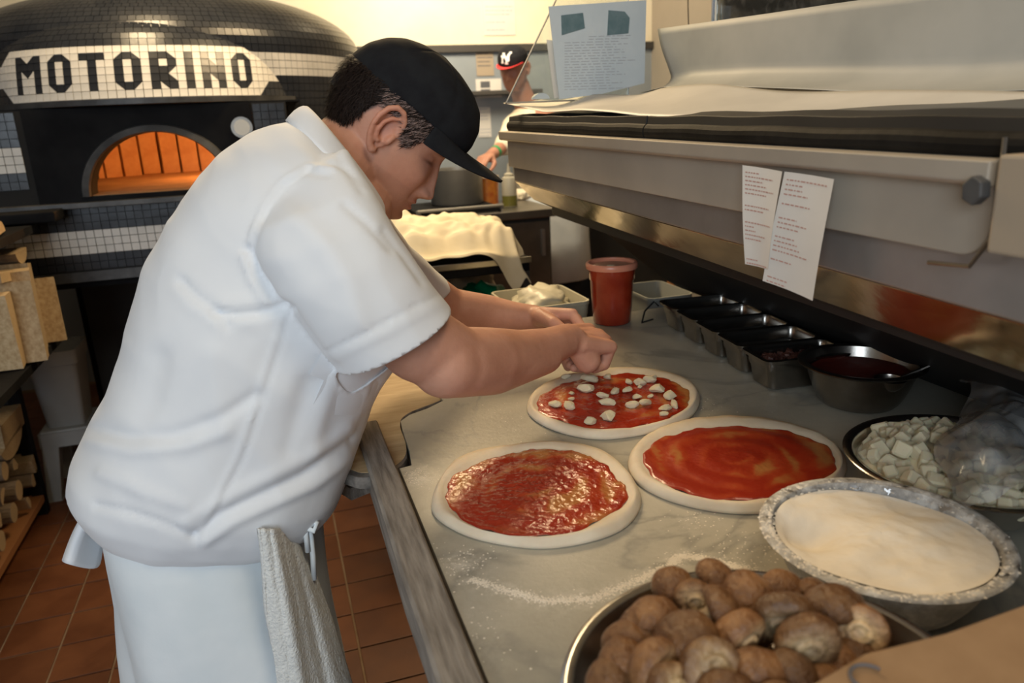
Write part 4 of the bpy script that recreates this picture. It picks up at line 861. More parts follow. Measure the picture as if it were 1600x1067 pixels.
# front panel plate with rounded lower corner
def plate(y0, y1, z0, z1, x, rad=.03):
    pts = [(y1, z1), (y1, z0)]
    for t in np.linspace(-90, -180, 8): t = math.radians(t); pts.append((y0+rad+rad*math.cos(t), z0+rad+rad*math.sin(t)))
    pts.append((y0, z1)); return pts
pp = plate(.505, KY1+.002, 1.297, 1.368, KX-.012)
n = len(pp); z_at = lambda y, z: z-.018*(1.9-y)/1.4
V = [[KX-.014, y, z_at(y, z)] for y, z in pp]+[[KX-.001, y, z_at(y, z)] for y, z in pp]; F = [list(range(n))[::-1], list(range(n, 2*n))]+[[i, i+n, (i+1) % n+n, (i+1) % n][::-1] for i in range(n)]
pl_ = mesh('front_plate', V, F, M['casepaint'], cs); bm = bmesh.new(); bm.from_mesh(pl_.data); bmesh.ops.recalc_face_normals(bm, faces=bm.faces[:]); bm.to_mesh(pl_.data); bm.free(); bevel(pl_, .0015)
V = []; 
def slope_ext(poly, y0, y1, m, name, dz=.018, bv=.0015, seg=1, wob=0):
    ys = np.linspace(y0, y1, seg+1); R_ = [np.array([[x, y, z-dz*(1.9-y)/1.4+wob*math.sin(y*31+z*50)] for x, z in poly]) for y in ys]
    o = G().loft(R_).obj(name, m, cs); bm = bmesh.new(); bm.from_mesh(o.data); bmesh.ops.recalc_face_normals(bm, faces=bm.faces[:]); bm.to_mesh(o.data); bm.free(); return bevel(o, bv) if bv else o
slope_ext([(KX-.030, 1.384), (KX-.030, 1.366), (KX-.026, 1.362), (KX+.01, 1.362), (KX+.01, 1.386)], .50, KY1+.025, M['casepaint'], 'front_lip')
# black gasket rail in two lengths with a rolled section
def roll(cx, cz, r): return [(cx+r*math.cos(t)*.8, cz+r*math.sin(t)) for t in np.linspace(0, 2*math.pi, 14, endpoint=False)]
for (a, b) in ((.47, 1.158), (1.162, KY1+.003)):
    slope_ext(roll(KX-.004, 1.396, .013), a, b, M['gasket'], 'gasket', bv=0, seg=24, wob=.0006)
    slope_ext([(KX-.008, 1.405), (KX-.006, 1.420), (KX+.03, 1.425), (KX+.03, 1.400)], a, b, M['blackpanel'], 'gasket_top', bv=.001, seg=24, wob=.0008)
slope_ext([(KX+.01, 1.385), (KX+.01, 1.412), (KX+.40, 1.46), (KX+.40, 1.385)], KY0, KY1-.002, M['steeldk'], 'case_top', bv=0)
p = onX(1548, 240, KX-.02); q = onX(1541, 400, KX-.02)
G().tube([(KX-.02, .497, 1.385), (KX-.02, .495, 1.34), (KX-.02, .497, 1.30), (KX-.02, .515, 1.272), (KX-.02, .56, 1.268)], .0022).obj('edge_rod', M['steeldk'], cs)
pc_ = onX(1528, 297, KX-.032); g = G(); hx = [(pc_[1]+.011*math.cos(t), pc_[2]+.013*math.sin(t)) for t in np.linspace(.4, 6.68, 7)[:-1]]
V = [[KX-.040, y, z] for y, z in hx]+[[KX-.028, y, z] for y, z in hx]; k = 6
g.add(V, [list(range(6)), list(range(6, 12))[::-1]]+[[i, i+6, (i+1) % 6+6, (i+1) % 6] for i in range(6)]); bevel(g.obj('corner_clip', M['ironworn'], cs), .0015)
# reveal of a board and a black dish on the near end of the case
bd = G().box((KX-.035, .28, 1.29), (KX+.10, .488, 1.372), bev=.003).obj('tan_board', M['mold'], loc=(KX, .4, 1.29)); props(bd, 'tan board end standing at the near end of the steel case', 'board')
dz = onX(1580, 210, KX+.03); di = auto(G().lathe([(.001, 0), (.045, 0), (.06, .006), (.064, .012), (.058, .013), (.045, .006), (.001, .004)], (KX+.06, .468, 1.374), 40).obj('dish', M['gasket'], loc=(KX+.06, .468, 1.374))); props(di, 'round black dish at the near end of the paper-covered case top', 'dish')
# parchment paper over the case top, curving up the back
fr = [onX(x, y, KX-.004) for x, y in [(786, 160), (812, 166), (850, 173), (905, 171), (960, 174), (1000, 178), (1060, 181), (1120, 184), (1180, 186), (1240, 190), (1300, 206), (1360, 213), (1430, 215), (1530, 217), (1580, 215)]]
cr = [onX(x, y, .80) for x, y in [(845, 156), (900, 152), (960, 148), (1000, 145), (1035, 136), (1120, 134), (1250, 139), (1350, 144), (1450, 146), (1600, 141), (1750, 138)]]
tp = [onX(x, y, .90) for x, y in [(1000, 146), (1012, 128), (1022, 100), (1024, 70), (1028, 45), (1100, 35), (1200, 21), (1300, 6), (1450, -15), (1650, -45), (1800, -66)]]
def rs(P_, n): P_ = np.array(P_); d = np.r_[0, np.cumsum(np.linalg.norm(np.diff(P_, axis=0), axis=1))]; t = np.linspace(0, d[-1], n); return np.stack([np.interp(t, d, P_[:, k]) for k in range(3)], 1)
a_, b_ = rs(fr, 60), rs(cr, 60)
low = np.zeros((60, 14, 3))
for j in range(14):
    f = j/13; low[:, j] = a_*(1-f)+b_*f; low[:, j, 2] += .003*np.sin(np.arange(60)*.35+f*3)*(.3+f)-.012*math.sin(math.pi*f)*.5
    if j == 0: low[:, j, 2] -= .002
# upright part: from crease to top edge (begins at the fourth crease point)
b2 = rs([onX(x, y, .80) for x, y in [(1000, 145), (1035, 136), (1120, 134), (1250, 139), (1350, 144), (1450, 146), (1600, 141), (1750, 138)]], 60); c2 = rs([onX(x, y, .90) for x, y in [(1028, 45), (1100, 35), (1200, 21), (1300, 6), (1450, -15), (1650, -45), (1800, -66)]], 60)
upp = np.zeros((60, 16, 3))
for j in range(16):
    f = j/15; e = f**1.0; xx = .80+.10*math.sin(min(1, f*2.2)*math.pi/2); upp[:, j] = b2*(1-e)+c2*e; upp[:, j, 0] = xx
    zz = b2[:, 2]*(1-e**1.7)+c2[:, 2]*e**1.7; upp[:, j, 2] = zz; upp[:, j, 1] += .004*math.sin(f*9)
bk_ = G().grid(upp).obj('parchment_upright', M['shaded_parch'], smooth=True, loc=(.85, 1.0, 1.45)); solid(bk_, .0006); props(bk_, 'upright parchment along the back of the case top, shade painted in as grey', 'paper')  # upright part of the parchment, its shade put in as grey
pa = G().grid(low).obj('parchment_sheet', M['parch'], smooth=True, loc=(.75, 1.0, 1.42)); solid(pa, .0006); props(pa, 'long white sheet of baking parchment draped over the case top', 'paper')
# receipts hanging from the lip
def receipt(label, tl, tr, bl, br, seed, curl):
    X_ = KX-.034; P4 = [onX(*p, X_) for p in (tl, tr, br, bl)]; t = thing('receipt', label, 'receipt', tuple(P4[0]), None); n = 16; Pg = np.zeros((n, 5, 3))
    for i in range(n):
        f = i/(n-1); l = P4[0]*(1-f)+P4[3]*f; r = P4[1]*(1-f)+P4[2]*f
        for j in range(5): u_ = j/4; q = l*(1-u_)+r*u_; q[0] -= curl*math.sin(f*2.6)*.5+.010*f*f-.003*math.sin(u_*3.1); Pg[i, j] = q
    o = G().grid(Pg).obj('paper_strip', M['paper'], t, smooth=True); g = G(); r = random.Random(seed)
    for i in range(24):
        if i in (0, 7, 8, 12, 19, 20, 21) or r.random() < .12: continue
        f = (i+.4)/24; ii = f*(n-1); k = int(ii); w_ = ii-k; L_ = Pg[k]*(1-w_)+Pg[min(k+1, n-1)]*w_; x = .08; end = r.uniform(.35, .92)
        while x < end:
            wd = r.uniform(.03, .09); A_ = np.array([np.interp(x, np.linspace(0, 1, 5), L_[:, q]) for q in range(3)]); B_ = np.array([np.interp(min(x+wd, end), np.linspace(0, 1, 5), L_[:, q]) for q in range(3)])
            dn = np.array([0, 0, -.0016]); of = np.array([-.0007, 0, 0]); g.add([A_+of, B_+of, B_+dn+of, A_+dn+of], [[0, 1, 2, 3]]); x += wd+.02
    g.obj('print', M['print_red'] if True else None, t, kind='stuff')
receipt('left paper order slip with faint red print hanging from the case lip', (1160, 258), (1222, 268), (1178, 411), (1214, 420), 4, .012)
receipt('right longer paper order slip with faint red print hanging from the case lip', (1226, 268), (1303, 280), (1205, 437), (1284, 468), 8, .010)
# end glass, its clip, taped sheet
GY = 1.845; gl = thing('sneeze_guard', 'smudged slanted glass pane at the far end of the prep case', 'glass guard', (KX, GY, 1.44))
pg = [(KX-.030, 1.452), (KX+.30, 1.452), (KX+.30, 1.80), (KX+.175, 1.80)]
V = [[x, GY, z] for x, z in pg]+[[x, GY+.005, z] for x, z in pg]; mesh('glass_pane', V, [[0, 1, 2, 3], [7, 6, 5, 4], [0, 4, 5, 1], [1, 5, 6, 2], [2, 6, 7, 3], [3, 7, 4, 0]], M['glass'], gl)
G().box((KX-.030, GY-.002, 1.4495), (KX+.30, GY+.008, 1.4535)).obj('edge_channel', M['chrome'], gl)
G().tube([(KX-.030, GY, 1.452), (KX+.175, GY, 1.80)], .0022).obj('slanted_edge', M['steeldk'], gl)
cp = onY(846, 152, GY-.006); a = np.linspace(0, math.pi, 14); V = [[cp[0]+.021*math.cos(t), GY-.008, cp[2]-.004+.014*math.sin(t)] for t in a]+[[cp[0]+.021*math.cos(t), GY+.010, cp[2]-.004+.014*math.sin(t)] for t in a]
mesh('clip', V, [list(range(14)), list(range(14, 28))[::-1]]+[[i, i+14, (i+1) % 14+14, (i+1) % 14] for i in range(14)], M['bluepaper'], gl)
# back glass pane and post beyond the parchment
G().box((.935, GY-.35, 1.50), (.94, GY-.345, 1.95)).obj('pane_edge', M['chrome'], gl)
V = [[.94, GY-.35, 1.46], [.945, GY-.35, 1.46], [.945, .2, 1.44], [.94, .2, 1.44]]; V = V+[[x, y, 1.95] for x, y, z in V]; mesh('rear_pane', V, [[0, 1, 2, 3], [4, 7, 6, 5], [0, 4, 5, 1], [1, 5, 6, 2], [2, 6, 7, 3], [3, 7, 4, 0]], M['glass'], gl)
Y_ = GY-.03; sp_ = [onY(x, y, Y_) for x, y in [(857, 10), (1010, 0), (1007, 130), (940, 147), (874, 155)]]
t = thing('laminated_sheet', 'pale blue laminated list taped to the slanted glass with two grey-green tape squares', 'sign', tuple(sp_[0]))
n = 5; V = [[p[0], p[1], p[2]] for p in sp_]+[[p[0], p[1]+.0015, p[2]] for p in sp_]; mesh('sheet', V, [list(range(n)), list(range(n, 2*n))[::-1]]+[[i, i+n, (i+1) % n+n, (i+1) % n] for i in range(n)], M['bluepaper'], t)
for q in ([(877, 24), (911, 20), (914, 44), (878, 55)], [(951, 16), (976, 18), (984, 28), (982, 52), (949, 55)]):
    P_ = [onY(x, y, Y_-.0016) for x, y in q]; n = len(P_); mesh('tape_square', [list(p) for p in P_]+[[p[0], p[1]+.0012, p[2]] for p in P_], [list(range(n)), list(range(n, 2*n))[::-1]]+[[i, i+n, (i+1) % n+n, (i+1) % n] for i in range(n)], M['teal'], t)
g = G(); r = random.Random(6)
for k in range(20):
    y0 = 58+k*4.3; x = 882 if k > 1 else 920; end = r.uniform(950, 995)
    while x < end:
        wd = r.uniform(4, 14); A_ = onY(x, y0-(x-880)*.03, Y_-.0008); B_ = onY(min(x+wd, end), y0-(min(x+wd, end)-880)*.03, Y_-.0008); g.add([A_, B_, B_-[0, 0, .0012], A_-[0, 0, .0012]], [[0, 1, 2, 3]]); x += wd+3
g.obj('print', M['print_grey'], t, kind='stuff')
q = [onY(x, y, GY-.012) for x, y in [(854, 62), (868, 64), (875, 152), (866, 154)]]; o = mesh('paper_slip', [list(p) for p in q]+[[p[0], p[1]+.001, p[2]] for p in q], [[0, 1, 2, 3], [7, 6, 5, 4], [0, 4, 5, 1], [1, 5, 6, 2], [2, 6, 7, 3], [3, 7, 4, 0]], M['paper'], loc=tuple(q[0])); props(o, 'narrow pale paper slip sticking out behind the blue laminated list', 'paper')
# dark equipment seen above the parchment, with hanging cords
G1 = G().box((1.55, .3, 1.30), (2.2, 2.45, 2.3), bev=.01); o = G1.obj('equipment_cabinet', M['cabinet'], loc=(1.8, 1.2, 1.30)); props(o, 'dark equipment cabinet behind the glass above the parchment', 'cabinet')
for i, (x, r_) in enumerate([(1120, .004), (1170, .003), (1205, .006), (1075, .002)]):
    p = onX(x, 10, 1.50); o = G().tube([(1.50, p[1]+.02, 2.2), (1.50, p[1]+.005, p[2]+.1), (1.50, p[1], p[2]), (1.50, p[1]-.02, p[2]-.2), (1.5, p[1]-.03, 1.3)], r_).obj('hanging_cord', M['gasket'] if i else M['plastic_w'], loc=(1.5, p[1], p[2])); props(o, ['pale cord hanging behind the case glass', 'thin dark cord hanging between two other cords', 'thick black cord hanging behind the case glass', 'thinnest black cord, leftmost behind the glass'][i], 'cord')
G().box((1.49, .3, 2.18), (2.2, 2.4, 2.3)) if False else None
# ================================================================== kitchen behind
bcz = .98
t = thing('kitchen_counter', 'dark steel kitchen counter in front of the cook in the red-brimmed cap', 'counter', (.9, 3.8, 0))
bevel(G().box((.62, 3.49, bcz-.04), (1.345, 4.02, bcz)).obj('worktop', M['steeldk'], t), .004)
G().box((.64, 3.53, .08), (1.32, 4.0, bcz-.041)).obj('cabinet_body', M['cabinet'], t)
for k in (0, 1):
    d = bevel(G().box((.65+k*.335, 3.515, .14), (.975+k*.335, 3.53, .92)).obj('door', M['steeldk'], t), .003); G().box((.93+k*.335, 3.50, .75), (.945+k*.335, 3.515, .88)).obj('handle', M['chrome'], d)
def lathe_thing(name, label, cat, c, z, parts, n=28):
    t = thing(name, label, cat, (c[0], c[1], z))
    for nm, pr, m in parts: auto(G().lathe(pr, (c[0], c[1], z), n).obj(nm, m, t), 45)
    return t
p = onZ(797, 322, bcz); s = 1.0
lathe_thing('squeeze_bottle', 'pale squeeze bottle of green oil, nearest the steel case', 'bottle', p[:2], bcz, [('bottle_body', [(.001, 0), (.036, 0), (.038, .005), (.038, .13), (.034, .145), (.02, .15), (.001, .15)], M['bottle']), ('oil', [(.0385, .003), (.0387, .05), (.0385, .055)], M['oil']), ('nozzle', [(.024, .148), (.024, .162), (.010, .168), (.004, .215), (.001, .215)], M['bottle'])])
p = onZ(762, 318, bcz)
lathe_thing('plastic_tub', 'orange plastic tub between the oil bottles on the far counter', 'tub', p[:2], bcz, [('tub_body', [(.001, 0), (.058, 0), (.064, .14), (.001, .14)], M['orange']), ('tub_rim', [(.062, .135), (.067, .138), (.066, .145), (.06, .145)], M['bottle'])])
p = onZ(737, 316, bcz)
lathe_thing('oil_bottle', 'green oil bottle left of the orange tub', 'bottle', p[:2], bcz, [('bottle_body', [(.001, 0), (.03, 0), (.032, .12), (.02, .15), (.012, .2), (.001, .2)], M['oil']), ('cap', [(.013, .198), (.013, .22), (.001, .221)], M['bottle'])])
p = onZ(705, 308, bcz+.03)
tp_ = lathe_thing('stock_pot', 'large steel stock pot behind the bending cook', 'pot', (.93, 3.84), bcz+.024, [('pot_body', [(.001, 0), (.13, 0), (.135, .006), (.135, .17), (.138, .174), (.13, .174), (.13, .01), (.001, .008)], M['pot'])])
G().tube([(.80, 3.82, bcz+.16), (.765, 3.82, bcz+.16), (.765, 3.87, bcz+.16), (.80, 3.87, bcz+.16)], .005).obj('pot_handle', M['chrome'], tp_)
st = thing('gas_burner', 'black gas burner with a bright front rail under the stock pot', 'burner', (.9, 3.7, bcz)); G().box((.66, 3.56, bcz), (1.08, 4.0, bcz+.022), bev=.003).obj('burner_body', M['iron'], st); G().tube([(.66, 3.53, bcz+.03), (1.08, 3.53, bcz+.03)], .007).box((.66, 3.53, bcz+.012), (.675, 3.57, bcz+.03)).box((1.065, 3.53, bcz+.012), (1.08, 3.57, bcz+.03)).obj('front_rail', M['chrome'], st)
# rag
def crumple(name, label, cat, c, sx, sy, sz, m, seed, amp=.35, vox=None, sub_=3):
    bm = bmesh.new(); bmesh.ops.create_icosphere(bm, subdivisions=sub_+1, radius=1)
    for v in bm.verts:
        d = 1+amp*noise.fractal(v.co*1.7+Vector((seed, 0, 0)), 1, 2, 4)+.12*abs(noise.noise(v.co*5+Vector((seed, 3, 0)))); v.co = Vector((v.co.x*sx*d, v.co.y*sy*d, max(v.co.z*d, -.75)*sz))
    me = bpy.data.meshes.new(name); bm.to_mesh(me); bm.free(); me.shade_smooth(); me.materials.append(m); o = bpy.data.objects.new(name, me); COL.objects.link(o); o.location = (c[0], c[1], c[2]+.75*sz); ORG[o] = np.array(o.location); return props(o, label, cat)
p = onZ(812, 312, bcz); crumple('rag', 'small crumpled white rag beside the oil bottle', 'cloth', (p[0]+.01, p[1], bcz), .05, .04, .03, M['sack'], 4)
# steel frame table with cloth
TY = 2.30; tz = .985
t = thing('steel_table', 'low steel frame table under the crumpled white sack', 'table', (.55, 2.5, 0))
x0, x1 = .25, .785
bevel(G().box((x0, TY, tz-.05), (x1, 2.85, tz-.004)).obj('tabletop', M['iron'], t), .003); G().box((x0, TY-.008, tz-.022), (x1+.004, TY, tz-.002), bev=.002).obj('front_rail', M['steel'], t)
for x in (x0+.015, x1-.012):
    for y in (TY+.015, 2.82): G().box((x-.012, y-.012, 0), (x+.012, y+.012, tz-.05)).obj('leg', M['ironworn'], t)
G().box((x0+.02, TY+.03, .66), (x1-.03, 2.8, .74)).obj('lower_shelf', M['plastic_g'], t)
G().box((x0, 2.82, .68), (x1, 2.84, tz-.05)).obj('back_panel', M['plastic_g'], t)
# draped sack: height-field with folds, hanging over the front edge at the right
N1, N2 = 70, 50; Pg = np.zeros((N1, N2, 3))
for i in range(N1):
    for j in range(N2):
        u_, v_ = i/(N1-1), j/(N2-1); x = .28+.50*u_; y = TY+.47-.53*v_
        h = .03+.085*math.sin(math.pi*min(1, v_*.95+.04))*(.55+.45*math.sin(math.pi*u_*.9+.3))+.020*noise.noise(Vector((x*9, y*7, 1)))-.050*abs(noise.noise(Vector((x*8+y*7, y*5-x*6, 5))))-.028*abs(noise.noise(Vector((x*20-y*14, y*17, 8))))+.02+.05*math.exp(-((u_-.12)**2+(v_-.45)**2)/.03)
        z = tz+h*(1 if v_ < .80 else 0)+.002
        if v_ >= .80:
            k = (v_-.80)/.2; edge = tz+.028+.012*noise.noise(Vector((x*14, 3, 1))); hang = (.13*math.exp(-((u_-.9)/.10)**2)+.008); z = edge-k*hang-.0*k; y = TY-.012-.006*math.sin(x*60)-.008*k if k > .15 else TY+.02-.2*k
        if u_ > .93: z = min(z, tz+.01+.06*(1-u_)/.07+(.0 if v_ < .8 else -.1))
        Pg[i, j] = (x, y, z)
so = G().grid(Pg).obj('flour_sack', M['sack'], smooth=True, loc=(.55, TY+.2, tz)); props(so, 'crumpled cream flour sack cloth draped over the steel table', 'sack'); solid(so, .003, 1); sub(so, 1)
p = onY(755, 466, TY+.15); crumple('green_bag', 'crumpled green plastic bag on the shelf under the sack', 'bag', (p[0]-.01, TY+.15, .74), .10, .08, .075, M['green'], 7)
p = onY(745, 420, TY+.3); q = crumple('tan_bag', 'tan bag behind the green one on the table shelf', 'bag', (.66, TY+.38, .74), .11, .08, .09, M['mold'], 17)
# bus-tub stand with two containers
sg = thing('storage_shelf', 'dark low shelf beyond the far end of the marble counter', 'shelf', (1.1, 2.1, 0)); G().box((.60, 1.86, .66), (1.70, 2.20, .69)).obj('shelf_board', M['iron'], sg)
for x in (.62, 1.68):
    for y in (1.88, 2.18): G().box((x-.012, y-.012, 0), (x+.012, y+.012, .66)).obj('leg', M['iron'], sg)
def tub(name, label, x0, x1, y0, y1, z0, z1, m, fill=None):
    t = thing(name, label, 'container', ((x0+x1)/2, (y0+y1)/2, z0)); c = np.array([(x0+x1)/2, (y0+y1)/2, z0]); A_, B_ = np.array([1., 0, 0]), np.array([0, 1., 0]); ha, hb, h = (x1-x0)/2, (y1-y0)/2, z1-z0
    R_ = [rrect(c, A_, B_, ha*.86, hb*.86, .02, 0), rrect(c, A_, B_, ha*.95, hb*.95, .022, h*.8), rrect(c, A_, B_, ha*.96, hb*.96, .022, h*.82), rrect(c, A_, B_, ha*.98, hb*.98, .024, h-.012), rrect(c, A_, B_, ha, hb, .026, h-.010), rrect(c, A_, B_, ha, hb, .026, h), rrect(c, A_, B_, ha*.95, hb*.95, .022, h), rrect(c, A_, B_, ha*.84, hb*.84, .02, .006), rrect(c, A_, B_, .01, .01, .005, .006)]
    auto(G().loft(R_, cap=True).obj('tub_body', m, t), 40); return t
a, b = onY(786, 440, 2.0), onY(903, 435, 2.0); tub('storage_tub', 'square cloudy plastic tub with a crumpled bag, between the frame table and the sauce container', a[0], b[0], 1.90, 2.15, .69, .915, M['cloudy'])
bagc = crumple('plastic_bag', 'crumpled clear bag stuffed into the cloudy square tub', 'bag', ((a[0]+b[0])/2, 2.02, .84), .095, .095, .055, M['cloudy'], 12, .4)
a, b = onY(986, 455, 2.05), onY(1046, 455, 2.05); tub('storage_tub', 'grey plastic bin behind the end of the pan row', a[0], b[0]+.02, 1.93, 2.15, .69, a[2]-.0, M['plastic_g'])
a = onY(1058, 450, 2.6); o = bevel(G().box((a[0]-.03, 2.57, 0), (a[0]+.03, 2.63, .92)).obj('wooden_post', M['brownwood'], loc=(a[0], 2.6, 0)), .003); props(o, 'brown wooden post seen under the far end of the case', 'post')
# ================================================================== firewood rack, stool, bin at the left
RX = -1.0
t = thing('firewood_rack', 'dark metal rack holding firewood left of the oven', 'rack', (-1.35, 2.9, 0))
for x in (RX, -1.75):
    for y in (2.15, 3.13): G().box((x-.02, y-.02, 0), (x+.02, y+.02, 1.22)).obj('post', M['iron'], t)
G().box((-1.75, 3.14, 0), (RX-.02, 3.15, 1.6)).obj('back_panel', M['blackpanel'], t)  # black sheet added so the area behind the rack stays dark
for z in (.06, .63, 1.13): G().box((-1.75, 2.15, z if z != .63 else .755), (RX+(.02 if z < .5 or z > 1.2 else .275), 3.13 if z < .5 else 2.86, (z if z != .63 else .755)+.025)).obj('shelf', M['iron'] if z > .1 else M['brownwood'], t)
def logmesh(seed, kind):
    """split log along X, unit length 1, radius 1 in YZ; end face towards +X"""
    r = random.Random(seed)
    if kind == 'round': pr = [(math.cos(a)*(1+r.uniform(-.08, .08)), math.sin(a)*(1+r.uniform(-.08, .08))) for a in np.linspace(0, 2*np.pi, 14, endpoint=False)]
    elif kind == 'half': pr = [(math.cos(a)*1.0, math.sin(a)*1.0-.35) for a in np.linspace(.12, math.pi-.12, 10)]
    elif kind == 'wedge': pr = [(math.cos(a), math.sin(a)) for a in np.linspace(.6, 2.3, 7)]+[(-.3, -.6), (.2, -.7)]
    else: pr = [(-1, -1), (1, -.95), (1.05, 1), (-.95, 1.03)]
    n = len(pr); R_ = [np.array([[x, p*(1+.05*noise.noise(Vector((x*3, p, seed)))), q*(1+.05*noise.noise(Vector((x*3, q, seed+5))))] for p, q in pr]) for x in np.linspace(-1, 0, 6)]
    g = G().loft(R_); me = bpy.data.meshes.new('log'); me.from_pydata(g.v, [], g.f); me.materials.append(M['log'] if kind != 'slab' else M['logend']); me.materials.append(M['logend'])
    for p in me.polygons:
        if abs(p.normal.x) > .8 or kind == 'slab' or (kind != 'round' and p.normal.z < -.5): p.material_index = 1 if kind != 'slab' else 0
    return me
LM = {k: [logmesh(i*3+j, k) for j in range(2)] for i, k in enumerate(['round', 'half', 'wedge', 'slab'])}
def put(kind, y, z, ry, rz, rot, label, x=RX+.0, length=.42, i=0, yaw=0, group='firewood on the rack', name='split_log'):
    o = bpy.data.objects.new(name, LM[kind][i % 2]); COL.objects.link(o); o.location = (x, y, z); o.scale = (length, ry, rz); o.rotation_euler = (math.radians(rot), 0, math.radians(yaw)); props(o, label, 'firewood', group); return o
# upper shelf: slabs standing on edge, one beside the other
ws = ['pale firewood slab at the near left of the upper shelf', 'wide pale slab, the largest face on the upper shelf', 'thin pale slab behind the wide one on the upper shelf', 'short wedge-cut slab leaning at the right of the upper shelf', 'dark slab at the back right of the upper shelf', 'far slab near the rack post on the upper shelf']
for i, (y, zc, hy, hz, rot) in enumerate([(2.44, .893, .030, .108, 4), (2.50, .903, .026, .118, -4), (2.565, .914, .038, .132, 2), (2.625, .918, .022, .136, -3), (2.68, .895, .030, .112, 7), (2.735, .885, .022, .102, -8)]): put('slab', y, zc, hy, hz, rot, ws[i], x=RX+.265+.016*(i*7 % 4), i=i, yaw=3+5*(i % 3))
for i, (y, zc, r1, kind, rot) in enumerate([(2.50, 1.040, .035, 'slab', 84), (2.66, 1.082, .03, 'half', 182)]): put(kind, y, zc, .014 if kind == 'slab' else .06, .07 if kind == 'slab' else .045, rot, ['flat slab lying on top of the standing slabs', 'split half log lying on top of the standing slabs'][i], x=RX+.26, i=i)
# top shelf log (its end pokes into view)
put('half', 2.52, 1.172, .07, .040, 0, 'split log on the top shelf just under the frame edge of the oven', x=RX+.262, yaw=8)
lo = [((20, 665), .055, 'slab', 0, 'flat bark-edged log on top of the lower shelf pile'), ((20, 690), .07, 'half', 185, 'large half log with a flat top on the lower pile'), ((8, 735), .033, 'round', 0, ''), ((25, 727), .03, 'wedge', 60, ''), ((55, 722), .028, 'slab', 20, ''), ((52, 748), .03, 'wedge', 170, ''), ((30, 765), .036, 'round', 0, ''),
      ((5, 775), .034, 'half', 40, ''), ((22, 800), .035, 'round', 0, ''), ((0, 815), .03, 'wedge', 10, ''), ((45, 785), .03, 'half', 300, ''), ((3, 845), .035, 'round', 0, ''), ((-12, 780), .03, 'round', 0, '')]
wd = ['far left of the lower pile', 'touching the big half log at the left', 'square-cut, nearest the rack post', 'wedge-shaped, beside the rack post', 'large round end in the middle of the pile', 'split face up at the left of the pile', 'round end below the middle', 'small wedge at the left edge', 'half log low beside the shelf edge', 'lowest round end at the left', 'round end mostly outside the frame']
for i, ((x, y), s, kind, rot, lb) in enumerate(lo):
    p = onX(x, y, RX+.02); zc = max(p[2], .09+s); put(kind, p[1], zc, s*(1.9 if i == 1 else (2.2 if i == 0 else 1)), s*(.7 if i == 0 else 1), rot, lb or 'small split log end, '+wd[i-2], x=RX+.02, i=i)
r = random.Random(12); g = G()
for k in range(26):
    y, z = 2.2+r.uniform(0, .85), .12+r.uniform(0, .26); g.tube([(-1.5, y, z), (RX-.05, y, z)], r.uniform(.03, .045), 9)
o = g.obj('firewood_behind', M['log'], loc=(RX-.2, 2.7, .1)); props(o, 'packed darker logs behind the front ends on the lower shelf', 'firewood', kind='stuff')
# stool and bin under the oven edge
sx0, sx1, sy0, sy1 = -1.005, -.76, 3.22, 3.50
t = thing('step_stool', 'white plastic step stool beside the firewood rack, under the bin', 'stool', ((sx0+sx1)/2, (sy0+sy1)/2, 0)); H_ = .295
bevel(G().box((sx0+.02, sy0+.02, H_-.02), (sx1-.02, sy1-.02, H_)).obj('seat', M['plastic_w'], t), .006)
for sx_ in (0, 1):
    for sy_ in (0, 1):
        X_ = (sx0, sx1)[sx_]; Y_ = (sy0, sy1)[sy_]; ix = 1 if sx_ == 0 else -1; iy = 1 if sy_ == 0 else -1
        V = [[X_, Y_, 0], [X_+ix*.05, Y_, 0], [X_+ix*.05, Y_+iy*.05, 0], [X_, Y_+iy*.05, 0]]; V += [[X_+ix*.02, Y_+iy*.02, H_-.01], [X_+ix*.085, Y_+iy*.02, H_-.01], [X_+ix*.085, Y_+iy*.085, H_-.01], [X_+ix*.02, Y_+iy*.085, H_-.01]]
        bevel(mesh('leg', V, [[0, 1, 2, 3], [4, 5, 6, 7], [0, 1, 5, 4], [1, 2, 6, 5], [2, 3, 7, 6], [3, 0, 4, 7]], M['plastic_w'], t), .004)
for (a, b) in (((sx0+.02, sy0+.015, H_-.07), (sx1-.02, sy0+.03, H_-.01)), ((sx0+.02, sy1-.03, H_-.07), (sx1-.02, sy1-.015, H_-.01)), ((sx0+.012, sy0+.02, H_-.07), (sx0+.03, sy1-.02, H_-.01)), ((sx1-.03, sy0+.02, H_-.07), (sx1-.012, sy1-.02, H_-.01))): G().box(a, b).obj('apron_rail', M['plastic_w'], t)
bc_ = np.array([-.895, 3.36, H_]); t = thing('plastic_bin', 'tapered grey-white plastic bin standing on the white step stool', 'bin', tuple(bc_)); A_, B_ = np.array([1., 0, 0]), np.array([0, 1., 0])
R_ = [rrect(bc_, A_, B_, .068, .085, .02, 0), rrect(bc_, A_, B_, .088, .105, .022, .26), rrect(bc_, A_, B_, .095, .112, .022, .262), rrect(bc_, A_, B_, .097, .114, .022, .32), rrect(bc_, A_, B_, .090, .107, .02, .32), rrect(bc_, A_, B_, .08, .097, .02, .2), rrect(bc_, A_, B_, .01, .01, .005, .19)]
auto(G().loft(R_).obj('bin_body', M['plastic_w'], t), 40)

dkc = bevel(G().box((1.86, 4.30, .02), (2.56, 4.86, 1.32)).obj('dark_filler_block', M['blackpanel'], loc=(2.2, 4.6, .02)), .006); props(dkc, 'black block added to darken the gap right of the apron of the background cook', 'cabinet')  # added black block standing in for the very dark background here
